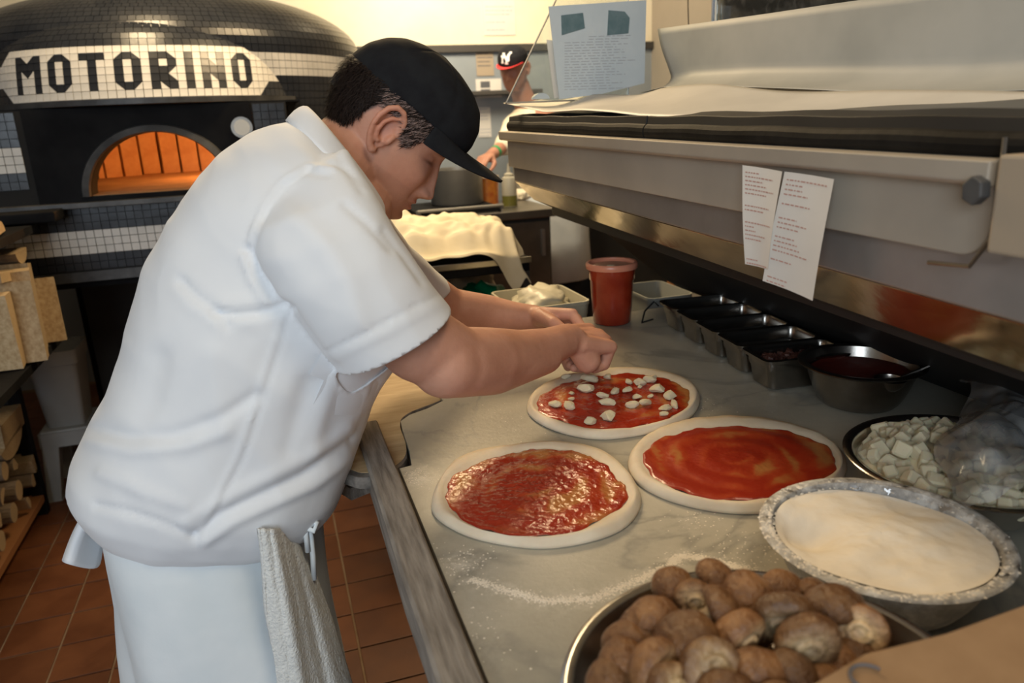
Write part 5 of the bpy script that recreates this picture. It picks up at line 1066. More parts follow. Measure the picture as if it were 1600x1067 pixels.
# ================================================================== people
def head_grid(na=176, nz=150, fat=1.0):
    """head surface: x forward, y to the figure's left, z up, eyes at z = 0"""
    zt = np.array([-.118, -.112, -.10, -.085, -.07, -.05, -.03, 0, .03, .06, .09, .11, .122, .1265]); 
    fr = np.array([.052, .072, .082, .083, .083, .084, .084, .083, .088, .086, .072, .050, .022, .001])
    bk = np.array([.010, -.002, -.015, -.035, -.055, -.076, -.090, -.101, -.105, -.100, -.080, -.055, -.025, -.001])
    hw = np.array([.018, .032, .045, .055, .062, .067, .070, .073, .076, .076, .064, .043, .020, .001])*fat
    t = np.linspace(0, 1, nz); z = -.118+(.2445)*(1-np.cos(t*math.pi))/2
    def ip(y):
        # smooth interpolation
        yy = np.interp(z, zt, y); k = np.array([1, 2, 3, 2, 1])/9; p = np.r_[yy[:1], yy[:1], yy, yy[-1:], yy[-1:]]; return np.convolve(p, k, 'valid')
    F_, B_, W_ = ip(fr), ip(bk), ip(hw); a = np.linspace(-math.pi, math.pi, na, endpoint=False); P_ = np.zeros((nz, na, 3))
    for i in range(nz):
        c, s = np.cos(a), np.sin(a); cx = B_[i]*.5+F_[i]*.5-.012*(z[i] < 0)*0
        fx = np.sign(c)*np.abs(c)**.92; x = cx+np.where(c > 0, (F_[i]-cx)*fx, (cx-B_[i])*fx); y = W_[i]*np.sign(s)*np.abs(s)**.88
        w_ = np.clip(c*1.6, 0, 1); zz = z[i]; Gs = lambda cy, cz, sy, sz, d: d*np.exp(-((y-cy)/sy)**2-((zz-cz)/sz)**2)
        nd = np.interp(zz, [-.064, -.057, -.050, -.044, -.034, -.016, .002, .014], [0, .012, .0225, .0235, .0175, .0105, .003, 0]); sg = np.interp(zz, [-.05, -.01, .01], [.0125, .0085, .011])
        dx = nd*np.exp(-(y/sg)**2)+sum(Gs(q*.0145, -.0485, .0065, .0075, .010) for q in (-1, 1))-sum(Gs(q*.008, -.0575, .0035, .003, .006) for q in (-1, 1))
        for q in (-1, 1): dx = dx+Gs(q*.027, .020, .018, .008, .0055)+Gs(q*.033, .001, .016, .0115, -.0115)+Gs(q*.033, -.001, .0115, .0085, .0085)+Gs(q*.033, -.0040, .013, .0022, -.0035)+Gs(q*.033, .0085, .014, .0025, -.0025)+Gs(q*.044, -.030, .018, .016, .006)+Gs(q*.026, -.058, .006, .016, -.0025)
        dx = dx+Gs(0, -.0675, .019, .0042, .0095)+Gs(0, -.0795, .017, .005, .0085)+Gs(0, -.0732, .025, .0016, -.0045)+Gs(0, -.0885, .02, .0045, -.0035)+Gs(0, -.102, .02, .010, .006)+Gs(0, -.0615, .0035, .0045, -.002)
        P_[i] = np.stack([x+dx*w_, y, np.full(na, zz)], 1)
    return P_, a, z
HG, HA, HZ = head_grid()
def head_into(g, T, fat=1.0, ears=True):
    rings = [T(r) for r in HG]; g.loft(rings)
    if not ears: return
    for q in (-1, 1):
        def E(pts): return T(np.array([[-.004+(x+.006)*.82, q*y, z-.007] for x, y, z in pts]))
        hel = [(.013, .071, -.002), (.017, .074, .014), (.014, .079, .028), (.004, .083, .037), (-.009, .086, .038), (-.020, .089, .030), (-.026, .091, .016), (-.0265, .090, .001), (-.022, .087, -.013), (-.014, .083, -.024), (-.006, .079, -.030), (.001, .076, -.027)]
        g.tube(E(hel), [.004, .004, .0042, .0044, .0045, .0045, .0044, .0042, .0045, .0055, .0065, .004], 10)
        g.tube(E([(.004, .080, .026), (-.006, .083, .022), (-.014, .085, .012), (-.0155, .085, -.001), (-.011, .082, -.012), (-.003, .079, -.015)]), [.003, .0035, .0038, .0038, .004, .004], 10)
        g.tube(E([(.012, .076, .003), (.0095, .078, -.006), (.008, .077, -.012)]), [.004, .0048, .004], 8)
        a = np.linspace(0, 2*np.pi, 20, endpoint=False)
        g.loft([E([(-.007+.022*k*math.cos(t), .074+y, .006+.033*k*math.sin(t)) for t in a]) for k, y in ((.3, -.014), (1, -.006), (.95, .002), (.5, .003), (.05, .0025))])
def hand_into(g, W, d, n, s, curls, thumb=None, k=1.0, thumb_dirs=None):
    d, n, s = _n(d), _n(n), _n(s); off = [.029, .0095, -.0105, -.029]; L_ = [.086, .090, .085, .076]
    for o_, l_ in zip(off, L_): g.capsule(W+d*.012*k+s*o_*.55*k, W+(d*l_+s*o_)*k, .0165*k, .0118*k, 14)
    g.capsule(W+d*.02*k, W+d*.07*k, .026*k, .030*k, 16, flat=(n, .50)); g.capsule(W+(d*.02+s*.018+n*.008)*k, W+(d*.05+s*.022+n*.010)*k, .017*k, .015*k, 14)
    g.capsule(W+(d*.02-s*.018+n*.006)*k, W+(d*.055-s*.022+n*.006)*k, .015*k, .012*k, 14)
    seg_ = [(.043, .026, .020), (.047, .030, .021), (.043, .028, .021), (.034, .021, .018)]
    for i in range(4):
        p = W+(d*L_[i]+s*off[i])*k; al = 0
        for j in range(3):
            al += math.radians(curls[i][j]); di = d*math.cos(al)+n*math.sin(al); di = di-s*(.04*(off[i]/.03)*(1 if j else 0)); di = _n(di); q = p+di*seg_[i][j]*k
            g.capsule(p, q, (.0108-.0012*j)*k, (.0100-.0013*j)*k, 12); p = q
    td = thumb_dirs or [(.62, .55, .45), (.85, .0, .50), (.8, -.3, .55)]
    p = W+(d*.022+s*.026+n*.008)*k
    for (a, b, c), l_, r0, r1 in zip(td, (.044, .034, .026), (.0155, .0128, .0112), (.0125, .0110, .0085)):
        q = p+_n(d*a+s*b+n*c)*l_*k; g.capsule(p, q, r0*k, r1*k, 12); p = q
def ell(c, A, B, n=48, e=2.2):
    a = np.linspace(0, 2*np.pi, n, endpoint=False); p = 2/e; cs = np.sign(np.cos(a))*np.abs(np.cos(a))**p; sn = np.sign(np.sin(a))*np.abs(np.sin(a))**p
    return np.array(c)+np.outer(cs, A)+np.outer(sn, B)
def cloth_loft(sec, Y, n=56, e=2.3):
    """rings from pairs of silhouette points: (back px, front px, half depth[, Y])"""
    R_ = []
    for s_ in sec:
        (b, f, hd) = s_[:3]; y = s_[3] if len(s_) > 3 else Y; Pb, Pf = onY(*b, y), onY(*f, y); c = (Pb+Pf)/2; R_.append(ell(c, (Pf-Pb)/2, np.array([0, hd, 0]), n, e))
    return R_
def dist_poly(px, line):
    d = np.full(len(px), 1e9); line = np.array(line, float)
    for a, b in zip(line[:-1], line[1:]): v = b-a; t = np.clip(((px-a)@v)/(v@v), 0, 1); d = np.minimum(d, np.linalg.norm(px-(a+t[:, None]*v), axis=1))
    return d
def creases(o, lines, ymax=1.16):
    co, nn = getco(o); px = proj(co); v = CAMP-co; v /= np.linalg.norm(v, axis=1)[:, None]; fac = np.clip((nn*v).sum(1)*2.2, 0, 1)*(co[:, 1] < ymax)
    for line, w_, dp in lines: co = co+nn*(dp*np.exp(-(dist_poly(px, line)/w_)**2)*fac)[:, None]
    setco(o, co)
def cut_region(o, c, nrm, rad, keep=None, slab=1.0, tube=None):
    """open the cloth: remove what lies beyond a plane near c"""
    bm = bmesh.new(); bm.from_mesh(o.data); c = Vector(c-ORG[o]); nrm = Vector(nrm).normalized()
    fs = [f for f in bm.faces if (f.calc_center_median()-c).length < rad]; ge = set(fs)
    for f in fs: ge.update(f.verts); ge.update(f.edges)
    bmesh.ops.bisect_plane(bm, geom=list(ge), plane_co=c, plane_no=nrm, clear_outer=False)
    dl = [f for f in bm.faces if (f.calc_center_median()-c).length < rad*1.02 and 1e-5 < (f.calc_center_median()-c).dot(nrm) < slab]
    if keep is not None: dl = [f for f in dl if keep.find_nearest(f.calc_center_median()+Vector(ORG[o]))[3] > tube.find_nearest(f.calc_center_median()+Vector(ORG[o]))[3]]
    bmesh.ops.delete(bm, geom=dl, context='FACES'); bv = [v for v in bm.verts if any(e.is_boundary for e in v.link_edges)]; bmesh.ops.remove_doubles(bm, verts=bv, dist=.0016)
    for _ in range(4):
        mv = {}
        for v in bm.verts:
            nb_ = [e.other_vert(v) for e in v.link_edges if e.is_boundary]
            if len(nb_) == 2: mv[v] = (nb_[0].co+nb_[1].co)*.25+v.co*.5
        for v, q in mv.items(): v.co = q
    for v in bm.verts:
        if any(e.is_boundary for e in v.link_edges) and (v.co-c).length < rad*1.1:
            d_ = (v.co-c).dot(nrm)
            if abs(d_) < .006: v.co -= nrm*d_
    bm.normal_update(); bm.to_mesh(o.data); bm.free()
def frame(pitch, yaw, origin, roll=0, k=1.0):
    p, y = math.radians(pitch), math.radians(yaw); f = np.array([math.cos(p), 0, -math.sin(p)]); u = np.array([math.sin(p), 0, math.cos(p)]); l = np.array([0, 1., 0])
    if roll: r_ = math.radians(roll); l, u = l*math.cos(r_)+u*math.sin(r_), u*math.cos(r_)-l*math.sin(r_)
    Rm = rotm('Z', yaw)@np.stack([f, l, u], 1); return (lambda P_: (np.atleast_2d(P_)*k)@Rm.T+origin), Rm
def cap_parts(par, T, Rm, m, brim_m, brim_len=.072, n=96, base=(.020, .038, .012), under=None, btn=True, flatb=False):
    zt = np.array([.0, .03, .05, .075, .097, .112, .122, .127]); fr = np.array([.100, .106, .108, .103, .088, .064, .033, .001]); bk = np.array([-.1045, -.1065, -.106, -.097, -.080, -.060, -.034, -.001]); hw = np.array([.0775, .081, .083, .081, .070, .052, .030, .001])
    a = np.linspace(-math.pi, math.pi, n, endpoint=False); z0 = base[1]+(base[0]-base[1])*np.clip(np.cos(a), 0, 1)**1.5+(base[2]-base[1])*np.clip(-np.cos(a), 0, 1)**1.5
    def cp(z, a): F_, B_, W_ = np.interp(z, zt, fr), np.interp(z, zt, bk), np.interp(z, zt, hw); cx = (F_+B_)/2; return np.stack([cx+(F_-B_)/2*np.cos(a), W_*np.sign(np.sin(a))*np.abs(np.sin(a))**.95, z], -1)
    K = 26; R_ = []
    for k in range(K): t = k/(K-1); z = z0+(.127-z0)*math.sin(t*math.pi/2); P_ = cp(z, a); R_.append(P_)
    # shallow pinched seams between the six panels
    for k in range(K):
        for j in range(n):
            s_ = min(abs((a[j]-q+math.pi) % (2*math.pi)-math.pi) for q in np.radians([0, 60, 120, 180, 240, 300]))
            R_[k][j] *= 1-.012*math.exp(-(s_/.03)**2)
    g = G(); g.loft([T(r) for r in R_], cap=False); o = sub(g.obj('cap', m, par, smooth=True), 1); solid(o, .003, -1)
    b0 = math.radians(64); aa = np.linspace(-b0, b0, 41); zz = base[1]+(base[0]-base[1])*np.clip(np.cos(aa), 0, 1)**1.5+.002; root = cp(zz, aa); NB = 14; Pb = []
    for k in range(NB):
        t = k/(NB-1); P_ = root.copy(); ln = brim_len*np.cos(aa/b0*math.pi/2)**.55; P_[:, 0] += ln*t*(1 if True else 0); P_[:, 1] *= 1+.02*t; y = P_[:, 1]
        P_[:, 2] += (.04*ln*t-(0 if flatb else 5.2)*y*y*min(1, t*2.5)*(.55+.45*t)+.002*math.sin(t*3)); Pb.append(P_)
    g = G().grid(np.array([T(p) for p in Pb])); br = sub(g.obj('cap_brim', brim_m, o, smooth=True), 1); solid(br, .0035, 0)
    if btn: auto(G().lathe([(.001, .004), (.005, .0035), (.007, .001), (.007, -.002)], (0, 0, 0), 16).obj('cap_button', m, o)); bt = bpy.data.objects[-1] if False else o.children[-1]; setv = T(np.array([v.co[:] for v in bt.data.vertices])@np.eye(3)+np.array([0, 0, .1285])); bt.data.vertices.foreach_set('co', (setv-ORG[o]).ravel())
    # adjusting strap at the back
    ab_ = np.linspace(math.radians(152), math.radians(208), 12); st = []
    for dz_ in (.001, .017): q = cp(np.full(12, base[2]+dz_), ab_); q[:, 0] -= .004; st.append(T(q))
    s_ = G().grid(np.array(st)).obj('cap_strap', m, o); solid(s_, .003, 0)
    return o
def hair_strands(par, T, Rm, count, seed, zmin_fn, mat_, thick=.0006, tintfn=None, zmax=.05):
    r = np.random.default_rng(seed); g = G(); col = []
    na = len(HA)
    for _ in range(count*6):
        if len(g.f) >= count*2: break
        j = int(r.integers(0, na)); i = int(r.integers(8, len(HZ)-20)); z = HZ[i]; ad = abs(math.degrees(HA[j]))
        if z > zmax or z < zmin_fn(ad): continue
        p = HG[i, j]; tang = HG[min(i+1, len(HZ)-1), j]-p; tang = tang/np.linalg.norm(tang); hor = HG[i, (j+1) % na]-p; hor /= np.linalg.norm(hor)+1e-9; nr = np.cross(hor, tang); nr = nr/np.linalg.norm(nr); nr = nr if nr@np.array([p[0], p[1], 0]) > 0 else -nr
        sgn = 1 if p[1] > 0 else -1; back = hor*(1 if HA[j] > 0 else -1)
        dr = -tang*.85+back*(.9 if ad < 110 else -.15)+r.normal(0, .22, 3); dr /= np.linalg.norm(dr); L_ = r.uniform(.010, .022)*(.7 if z < zmin_fn(ad)+.014 else 1)
        sd = np.cross(dr, nr)*thick*r.uniform(.6, 1.4); a0 = p+nr*.0005; a1 = p+dr*L_*.5+nr*r.uniform(.003, .006); a2 = p+dr*L_+nr*r.uniform(.0015, .005)
        V = T(np.array([a0-sd, a0+sd, a1-sd, a1+sd, a2])); g.add(V, [[0, 1, 3, 2], [2, 3, 4]]); col.append(tintfn(p, ad) if tintfn else (1, 1, 1))
    o = g.obj('hair', mat_, par); c = np.ones((len(g.v), 4)); c[:, :3] = np.repeat(np.array(col), 5, 0); ca = o.data.color_attributes.new('tint', 'FLOAT_COLOR', 'POINT'); ca.data.foreach_set('color', c.ravel()); return o
# ------------------------------------------------------------------ the cook bending over the counter
ck = thing('person', 'cook in black cap, white short-sleeved shirt and apron bending over the marble counter', 'person', (-.12, 1.14, 0))
ear = onY(602, 206, 1.12); T0, Rm = frame(41, -14, np.zeros(3), k=1.03); org = ear-T0(np.array([-.002, -.078, -.006]))[0]; T = lambda P_: T0(P_)+org
g = G(); head_into(g, T)
BY = 1.165
nb = onY(500, 300, BY); g.capsule(T([-.030, 0, -.045])[0], nb, .058, .074, 24); g.capsule(T([.012, 0, -.085])[0], onY(560, 320, BY), .040, .05, 20)
# torso and hips (under the clothes)
hip = onY(330, 900, 1.14); che = onY(440, 400, BY); g.capsule(nb-[.03, 0, .02], hip, .085, .13, 24); g.capsule(onY(475, 345, 1.06), onY(475, 335, 1.28), .05, .05, 20)
for yy in (1.085, 1.215):
    k0 = np.array([hip[0]-.02, yy, .80]); k1 = np.array([hip[0]+.00, yy, .47]); k2 = np.array([hip[0]-.05, yy, .09]); g.capsule(k0, k1, .085, .058, 20); g.capsule(k1, k2, .055, .038, 20); g.capsule(k2-[.03, 0, .03], k2+[.14, 0, -.055], .035, .028, 16)
# right arm
def chain(g, pts):
    for (a, ra), (b, rb) in zip(pts[:-1], pts[1:]): g.capsule(a, b, ra, rb, 24)
eR = onY(716, 566, 1.015); wR = onY(888, 530, 1.20); dR = _n(onY(945, 528, 1.25)-wR); nR = _n(np.array([.0, .35, -.92])-dR*(dR@np.array([.0, .35, -.92]))); sR = np.cross(nR, dR); sR = sR if sR[1] > 0 else -sR
chain(g, [(onY(475, 355, 1.05), .045), (onY(575, 455, 1.0), .052), (onY(655, 535, .995), .056), (eR, .051)])
chain(g, [(eR, .052), (onY(765, 562, 1.06), .050), (onY(810, 556, 1.115), .043), (onY(855, 543, 1.16), .034), (wR, .029)])
g.capsule(onY(695, 568, .995), onY(770, 572, 1.065), .050, .045, 20); g.capsule(onY(770, 572, 1.065), onY(850, 555, 1.15), .045, .033, 20); g.capsule(wR+[.01, 0, 0], wR+dR*.045-sR*.026+nR*.030, .024, .024, 16)
hand_into(g, wR, dR, nR, sR, [(62, 62, 35), (72, 72, 40), (78, 80, 45), (82, 80, 45)], k=1.13, thumb_dirs=[(.62, .45, .62), (.75, .0, .70), (.6, -.2, .8)])
# left arm
eL = onY(700, 488, 1.44); wL = onY(833, 497, 1.385)
chain(g, [(onY(480, 340, 1.30), .045), (onY(600, 420, 1.41), .054), (eL, .050)]); chain(g, [(eL, .050), (onY(765, 495, 1.42), .044), (onY(805, 497, 1.40), .033), (wL, .027)])
dL = _n(onY(905, 503, 1.325)-wL); nL = np.array([.05, -.75, -.60]); nL = _n(nL-dL*(dL@nL)); sL = np.cross(dL, nL); sL = sL if sL[2] > 0 else -sL
hand_into(g, wL, dL, nL, sL, [(48, 55, 30), (58, 62, 35), (66, 66, 40), (72, 70, 40)], k=1.02, thumb_dirs=[(.8, .35, .45), (.85, -.1, .50), (.8, -.3, .55)])
body = remesh(g.obj('body', M['skin'], ck), .0023, 3, .45)
co, nn = getco(body); vg = body.vertex_groups.new(name='arms'); far = np.linalg.norm(co-org, axis=1) > .20; hd_ = (np.linalg.norm(co-wR, axis=1) > .035) & (co[:, 0] > wR[0]); vg.add([int(i) for i in np.nonzero(far & ~hd_)[0]], 1.0, 'ADD')
k_ = body.modifiers.new('k', 'SMOOTH'); k_.iterations = 40; k_.factor = .5; k_.vertex_group = 'arms'; bake(body)
co, nn = getco(body); loc = (co-org)@Rm   # head-local coordinates
def skin_tint(co):
    L_ = (co-org)@Rm; x, y, z = L_.T; c = np.ones((len(co), 3)); inh = (np.linalg.norm(L_, axis=1) < .17)
    e = lambda cy, cz, sy, sz: np.exp(-((np.abs(y)-cy)/sy)**2-((z-cz)/sz)**2)*(x > .03)*inh
    def mul(w_, rgb): nonlocal c; c = c*(1-w_[:, None])+c*np.array(rgb)*w_[:, None]
    lip = np.maximum(e(0, -.0675, .017, .0042), e(0, -.079, .016, .0052)); mul(lip*.75, (.82, .50, .50)); mul(e(0, -.0733, .022, .0014)*.7, (.45, .3, .3))
    brow = e(.030, .0165, .017, .0042); mul(np.clip(brow*1.3, 0, 1)*.85, (.18, .14, .12)); lash = e(.034, -.0045, .013, .0026); mul(lash*.9, (.2, .15, .13))
    mul(e(.033, -.003, .02, .012)*.35, (.75, .62, .58)); cheek = e(.05, -.045, .022, .022); mul(cheek*.3, (1.08, .85, .8))
    stub = ((z < -.052) & (x > .0) & inh)*np.clip(1-lip*2, 0, 1)*.25; mul(stub, (.72, .72, .74))
    earw = np.exp(-((x+.008)/.022)**2-((z-.004)/.032)**2)*(np.abs(y) > .074)*inh; mul(earw*.5, (1.12, .78, .72))
    ad = np.degrees(np.arctan2(np.abs(y)/.074, (x+.009)/.093)); zm = np.interp(ad, HMX, HMY); sc_ = np.clip((z-zm)/.008+.3, 0, 1)*(np.abs(y) < .0765+0*z)*inh*(L_[:, 2] > -.075); mul(sc_*.93, (.05, .05, .055)); 
    kn = np.linalg.norm(co-(wR+dR*.075), axis=1) < .04; mul(kn*.12, (1.05, .8, .75)); return c
HMX, HMY = [0, 36, 43, 55, 62, 68, 73, 78, 101, 108, 120, 150, 180], [.2, .2, .042, .018, -.003, -.006, .004, .022, .022, .0, -.028, -.050, -.058]
set_tint(body, skin_tint)
# finer wrinkles at knuckles
cap = cap_parts(ck, T, Rm, M['capcloth'], M['capcloth'], base=(.034, .044, -.004), brim_len=.068)
hair = hair_strands(ck, T, Rm, 15000, 3, lambda ad: np.interp(ad, HMX, HMY), M['hair'], thick=.00035, tintfn=lambda p, ad: (1.6, 1.4, 1.3) if ad > 100 or rng.random() < .5 else tuple(np.array([20., 18.5, 18.])*rng.uniform(.4, 1.6)))
# shirt
sec = [((470, 190), (590, 318), .070), ((452, 190), (606, 345), .115), ((425, 196), (625, 385), .155), ((385, 212), (640, 425), .180), ((340, 244), (642, 465), .192), ((298, 292), (632, 510), .198), ((262, 347), (612, 552), .20), ((232, 408), (592, 585), .20),
       ((207, 478), (578, 615), .198), ((187, 552), (568, 645), .196), ((168, 615), (556, 678), .198), ((138, 672), (548, 705), .202), ((114, 715), (538, 738), .205), ((109, 748), (524, 765), .198), ((128, 778), (505, 785), .186), ((150, 800), (480, 800), .17)]
g = G(); Rr = cloth_loft(sec, BY); g.loft(Rr); from mathutils.bvhtree import BVHTree; torso_bvh = BVHTree.FromPolygons([Vector(v) for v in g.v], g.f); ntor = len(g.v)
def tube_px(g, secs, n=40):
    R_ = []
    for (a, b, y, hd) in secs: Pa, Pb = onY(*a, y), onY(*b, y); R_.append(ell((Pa+Pb)/2, (Pb-Pa)/2, np.array([0, hd, 0]), n, 2.1))
    g.loft(R_)
tube_px(g, [((400, 330), (540, 225), 1.05, .05), ((388, 360), (575, 285), 1.015, .075), ((398, 405), (598, 335), .995, .084), ((432, 462), (622, 372), .985, .086), ((468, 512), (652, 415), .98, .086), ((500, 552), (682, 455), .98, .085), ((523, 577), (702, 480), .98, .084), ((536, 598), (716, 500), .98, .084), ((550, 622), (730, 522), .98, .084)])
tube_px(g, [((430, 300), (560, 250), 1.28, .05), ((440, 350), (600, 330), 1.34, .075), ((520, 430), (640, 385), 1.40, .078), ((590, 480), (690, 432), 1.43, .075), ((615, 500), (705, 452), 1.44, .073), ((634, 516), (724, 468), 1.44, .073)])
q1 = G(); q1.v = g.v; q1.f = [f for f in g.f if min(f) >= ntor]; arm_bvh = BVHTree.FromPolygons([Vector(v) for v in q1.v], q1.f)
shirt = remesh(g.obj('shirt', M['shirt'], ck), .0052, 10, .5)
wob = getco(shirt)[0]; nn = getco(shirt)[1]
wv = np.array([(.5-abs(noise.noise(Vector((p[0]*13+p[2]*9, p[1]*8, p[2]*5-p[0]*4+9)))))*.0045+noise.noise(Vector((p[0]*9+p[2]*5, p[1]*6, p[2]*3)))*.0035+noise.noise(Vector((p[0]*16-p[2]*14, p[1]*9, p[2]*9+4)))*.0022 for p in wob]); setco(shirt, wob+nn*wv[:, None])
creases(shirt, [
 ([(522, 264), (480, 258), (440, 282), (412, 320), (394, 360), (386, 388)], 3.5, .0030), ([(512, 274), (478, 268), (448, 290), (420, 326), (402, 366), (394, 392)], 4, -.0022),
 ([(386, 388), (402, 425), (428, 462), (452, 486)], 6, -.007), ([(452, 486), (480, 525), (505, 560), (523, 577)], 8, -.008), ([(380, 400), (395, 440), (420, 476)], 7, .004),
 ([(284, 440), (305, 462), (330, 480), (356, 508)], 9, -.0045), ([(276, 452), (298, 476), (330, 498)], 13, .0018), ([(335, 486), (372, 492), (410, 487), (442, 479)], 6, -.0065), ([(350, 474), (395, 472), (436, 462)], 12, .002), ([(345, 507), (392, 505), (436, 496)], 12, .002),
 ([(444, 486), (432, 530), (412, 590), (394, 650), (372, 712), (340, 775), (312, 836)], 3.5, .0026), ([(452, 486), (440, 532), (421, 590), (403, 650), (382, 712), (350, 775), (322, 836)], 4, -.002),
 ([(305, 838), (345, 805), (400, 778), (470, 745), (550, 690)], 8, -.0065), ([(320, 846), (365, 815), (420, 790), (490, 758), (548, 715)], 9, .005), ([(290, 815), (340, 785), (400, 755), (480, 715), (545, 668)], 10, .0035),
 ([(140, 668), (200, 682), (270, 680), (340, 655), (400, 618)], 10, -.0045), ([(140, 690), (210, 706), (290, 698), (350, 676)], 11, .0045), ([(150, 790), (200, 800), (255, 818), (300, 838)], 7, -.004), ([(160, 740), (230, 770), (290, 790)], 12, .004),
 ([(480, 190), (510, 220), (540, 262), (566, 298)], 7, -.0025), ([(500, 250), (540, 262), (580, 292)], 5, -.002), ([(540, 320), (575, 350), (612, 390)], 7, -.003), ([(600, 360), (630, 398), (660, 440)], 6, -.003), ([(450, 330), (500, 380), (540, 440), (560, 500)], 22, .004),
 ([(590, 600), (572, 650), (552, 690)], 6, -.004), ([(480, 600), (462, 660), (450, 700)], 16, -.004), ([(520, 590), (500, 650), (490, 700)], 14, .004), ([(250, 560), (240, 620), (220, 660)], 20, -.004), ([(330, 560), (340, 620), (350, 660)], 20, .003),
 ([(505, 552), (590, 510), (684, 460)], 2.2, -.0022), ([(512, 565), (600, 522), (694, 471)], 8, .0016)], 1.2)
pA, pB = onY(523, 577, .98), onY(702, 480, .98); hc = (pA+pB)/2; hn = np.cross(pB-pA, [0, 1, 0]); hn = hn if hn@(eR-onY(470, 345, 1.0)) > 0 else -hn; cut_region(shirt, hc, hn, .14, torso_bvh, .10, arm_bvh)
pA2, pB2 = onY(608, 496, 1.44), onY(700, 447, 1.44); hn2 = np.cross(pB2-pA2, [0, 1, 0]); hn2 = hn2 if hn2[0] > 0 else -hn2; cut_region(shirt, (pA2+pB2)/2, hn2, .12, torso_bvh, .10, arm_bvh)
nk = (onY(466, 184, BY)+onY(592, 324, BY))/2; nn_ = np.cross(onY(592, 324, BY)-onY(466, 184, BY), [0, 1, 0]); nn_ = nn_ if nn_[2] > 0 else -nn_; cut_region(shirt, nk-_n(nn_)*.002, nn_, .12)
bc0 = (onY(140, 792, BY)+onY(490, 795, BY))/2; bn = np.cross(onY(490, 795, BY)-onY(140, 792, BY), [0, 1, 0]); bn = bn if bn[2] < 0 else -bn; cut_region(shirt, bc0, bn, .34)
lg = G().loft([r.mean(0)+(r-r.mean(0))*np.array([1.004, 1.004, 1]) for r in Rr[1:-1]], cap=False); ax_ = _n(hc-onY(475, 345, .99)); LV = np.array(lg.v); lg.f = [f for f in lg.f if np.linalg.norm((LV[f].mean(0)-hc)-ax_*((LV[f].mean(0)-hc)@ax_)) < .125 and (LV[f].mean(0)-hc)@ax_ > -.03 and LV[f].mean(0)[1] < 1.1]
used = sorted({i for f in lg.f for i in f}); rm = {i: k for k, i in enumerate(used)}; lg.v = [lg.v[i] for i in used]; lg.f = [[rm[i] for i in f] for f in lg.f]; ln = lg.obj('shirt_lining', M['shirt'], shirt, smooth=True); set_tint(ln, lambda c: np.ones((len(c), 3)))
solid(shirt, .0022, -1); set_tint(shirt, lambda c: np.ones((len(c), 3))); shirt.data.shade_smooth()
# collar
def ring_px(b, f, hd, y=BY, drop=0, n=72, e=2.0):
    Pb, Pf = onY(*b, y), onY(*f, y); R_ = ell((Pb+Pf)/2, (Pf-Pb)/2, np.array([0, hd, 0]), n, e); a = np.linspace(0, 2*np.pi, n, endpoint=False); R_[:, 2] -= drop*np.abs(np.sin(a)); return R_
r1 = ring_px((474, 196), (588, 318), .062); r2 = ring_px((483, 167), (596, 316), .074, drop=-.004); r3 = ring_px((474, 165), (600, 324), .084, drop=-.002); r4 = ring_px((447, 188), (599, 342), .126, drop=.004)
n = 72; keep = [j for j in range(n) if not (abs(j) < 2 or j > n-3)]
Rc = [r[keep] for r in (r1, r2, r3, (r3+r4)/2+[0, 0, .004], r4)]
col_ = G().loft(Rc, cap=False, closed=False).obj('collar', M['apron'] if False else M['shirt'], shirt, smooth=True); sub(col_, 1); solid(col_, .0022, 0); set_tint(col_, lambda c: np.ones((len(c), 3)))
# shirt tail hanging at the back
tl = [[(140, 782), (118, 815), (104, 848), (94, 878)], [(152, 800), (140, 830), (130, 860), (122, 886)], [(168, 812), (163, 840), (158, 868), (156, 892)]]; Pg = np.array([[onY(*p, 1.09+.03*i-.012*j) for j, p in enumerate(r)] for i, r in enumerate(tl)][::-1])
Pg = np.concatenate([Pg, [[onY(*p, 1.19+.01*j) for j, p in enumerate([(142, 786), (122, 818), (108, 848), (100, 872)])]]]); tt = G().grid(Pg).obj('shirt_tail', M['shirt'], shirt, smooth=True); sub(tt, 2); solid(tt, .002, 0); set_tint(tt, lambda c: np.ones((len(c), 3)))
# apron
sa = [((150, 765), (498, 770), .150), ((150, 800), (496, 805), .160), ((160, 860), (500, 870), .168), ((172, 920), (515, 935), .176), ((188, 985), (535, 1005), .184), ((206, 1067), (556, 1085), .192), ((232, 1170), (578, 1190), .20), ((262, 1300), (600, 1320), .205), ((300, 1460), (622, 1480), .21)]
ap = G().loft(cloth_loft(sa, 1.145, 120), cap=False).obj('apron', M['apron'], ck, smooth=True); sub(ap, 1)
co, nn = getco(ap); fold = np.array([noise.noise(Vector((p[0]*14+p[2]*2.5, p[1]*12, p[2]*1.8)))*.012+(.5-abs(noise.noise(Vector((p[0]*9+p[2]*3, p[1]*9, p[2]*2.2+3)))))*.014 for p in co]); setco(ap, co+nn*fold[:, None])
creases(ap, [([(160, 800), (185, 880), (200, 960), (228, 1067)], 8, -.004), ([(152, 800), (168, 880), (182, 960)], 4, .003), ([(290, 900), (340, 910), (410, 920)], 6, -.003), ([(300, 840), (360, 850), (400, 855)], 8, .003), ([(300, 960), (340, 1010), (370, 1067)], 12, -.003), ([(170, 870), (220, 950), (260, 1040)], 14, .004), ([(250, 850), (270, 930), (300, 1000)], 14, .003)], 1.15)
solid(ap, .002, -1)
kn = onY(481, 812, 1.02); tie = G().tube([kn+[-.03, .02, .004], kn, kn+[.012, -.004, -.006], kn+[.006, -.01, -.014], kn+[-.006, -.004, -.008]], .0042, 8); tie.tube([kn, onY(486, 838, 1.02), onY(489, 870, 1.02), onY(491, 905, 1.02)], .0040, 8); tie.tube([kn, onY(478, 835, 1.015), onY(481, 862, 1.015)], .0038, 8); tie.obj('apron_tie', M['apron'], ap, smooth=True)
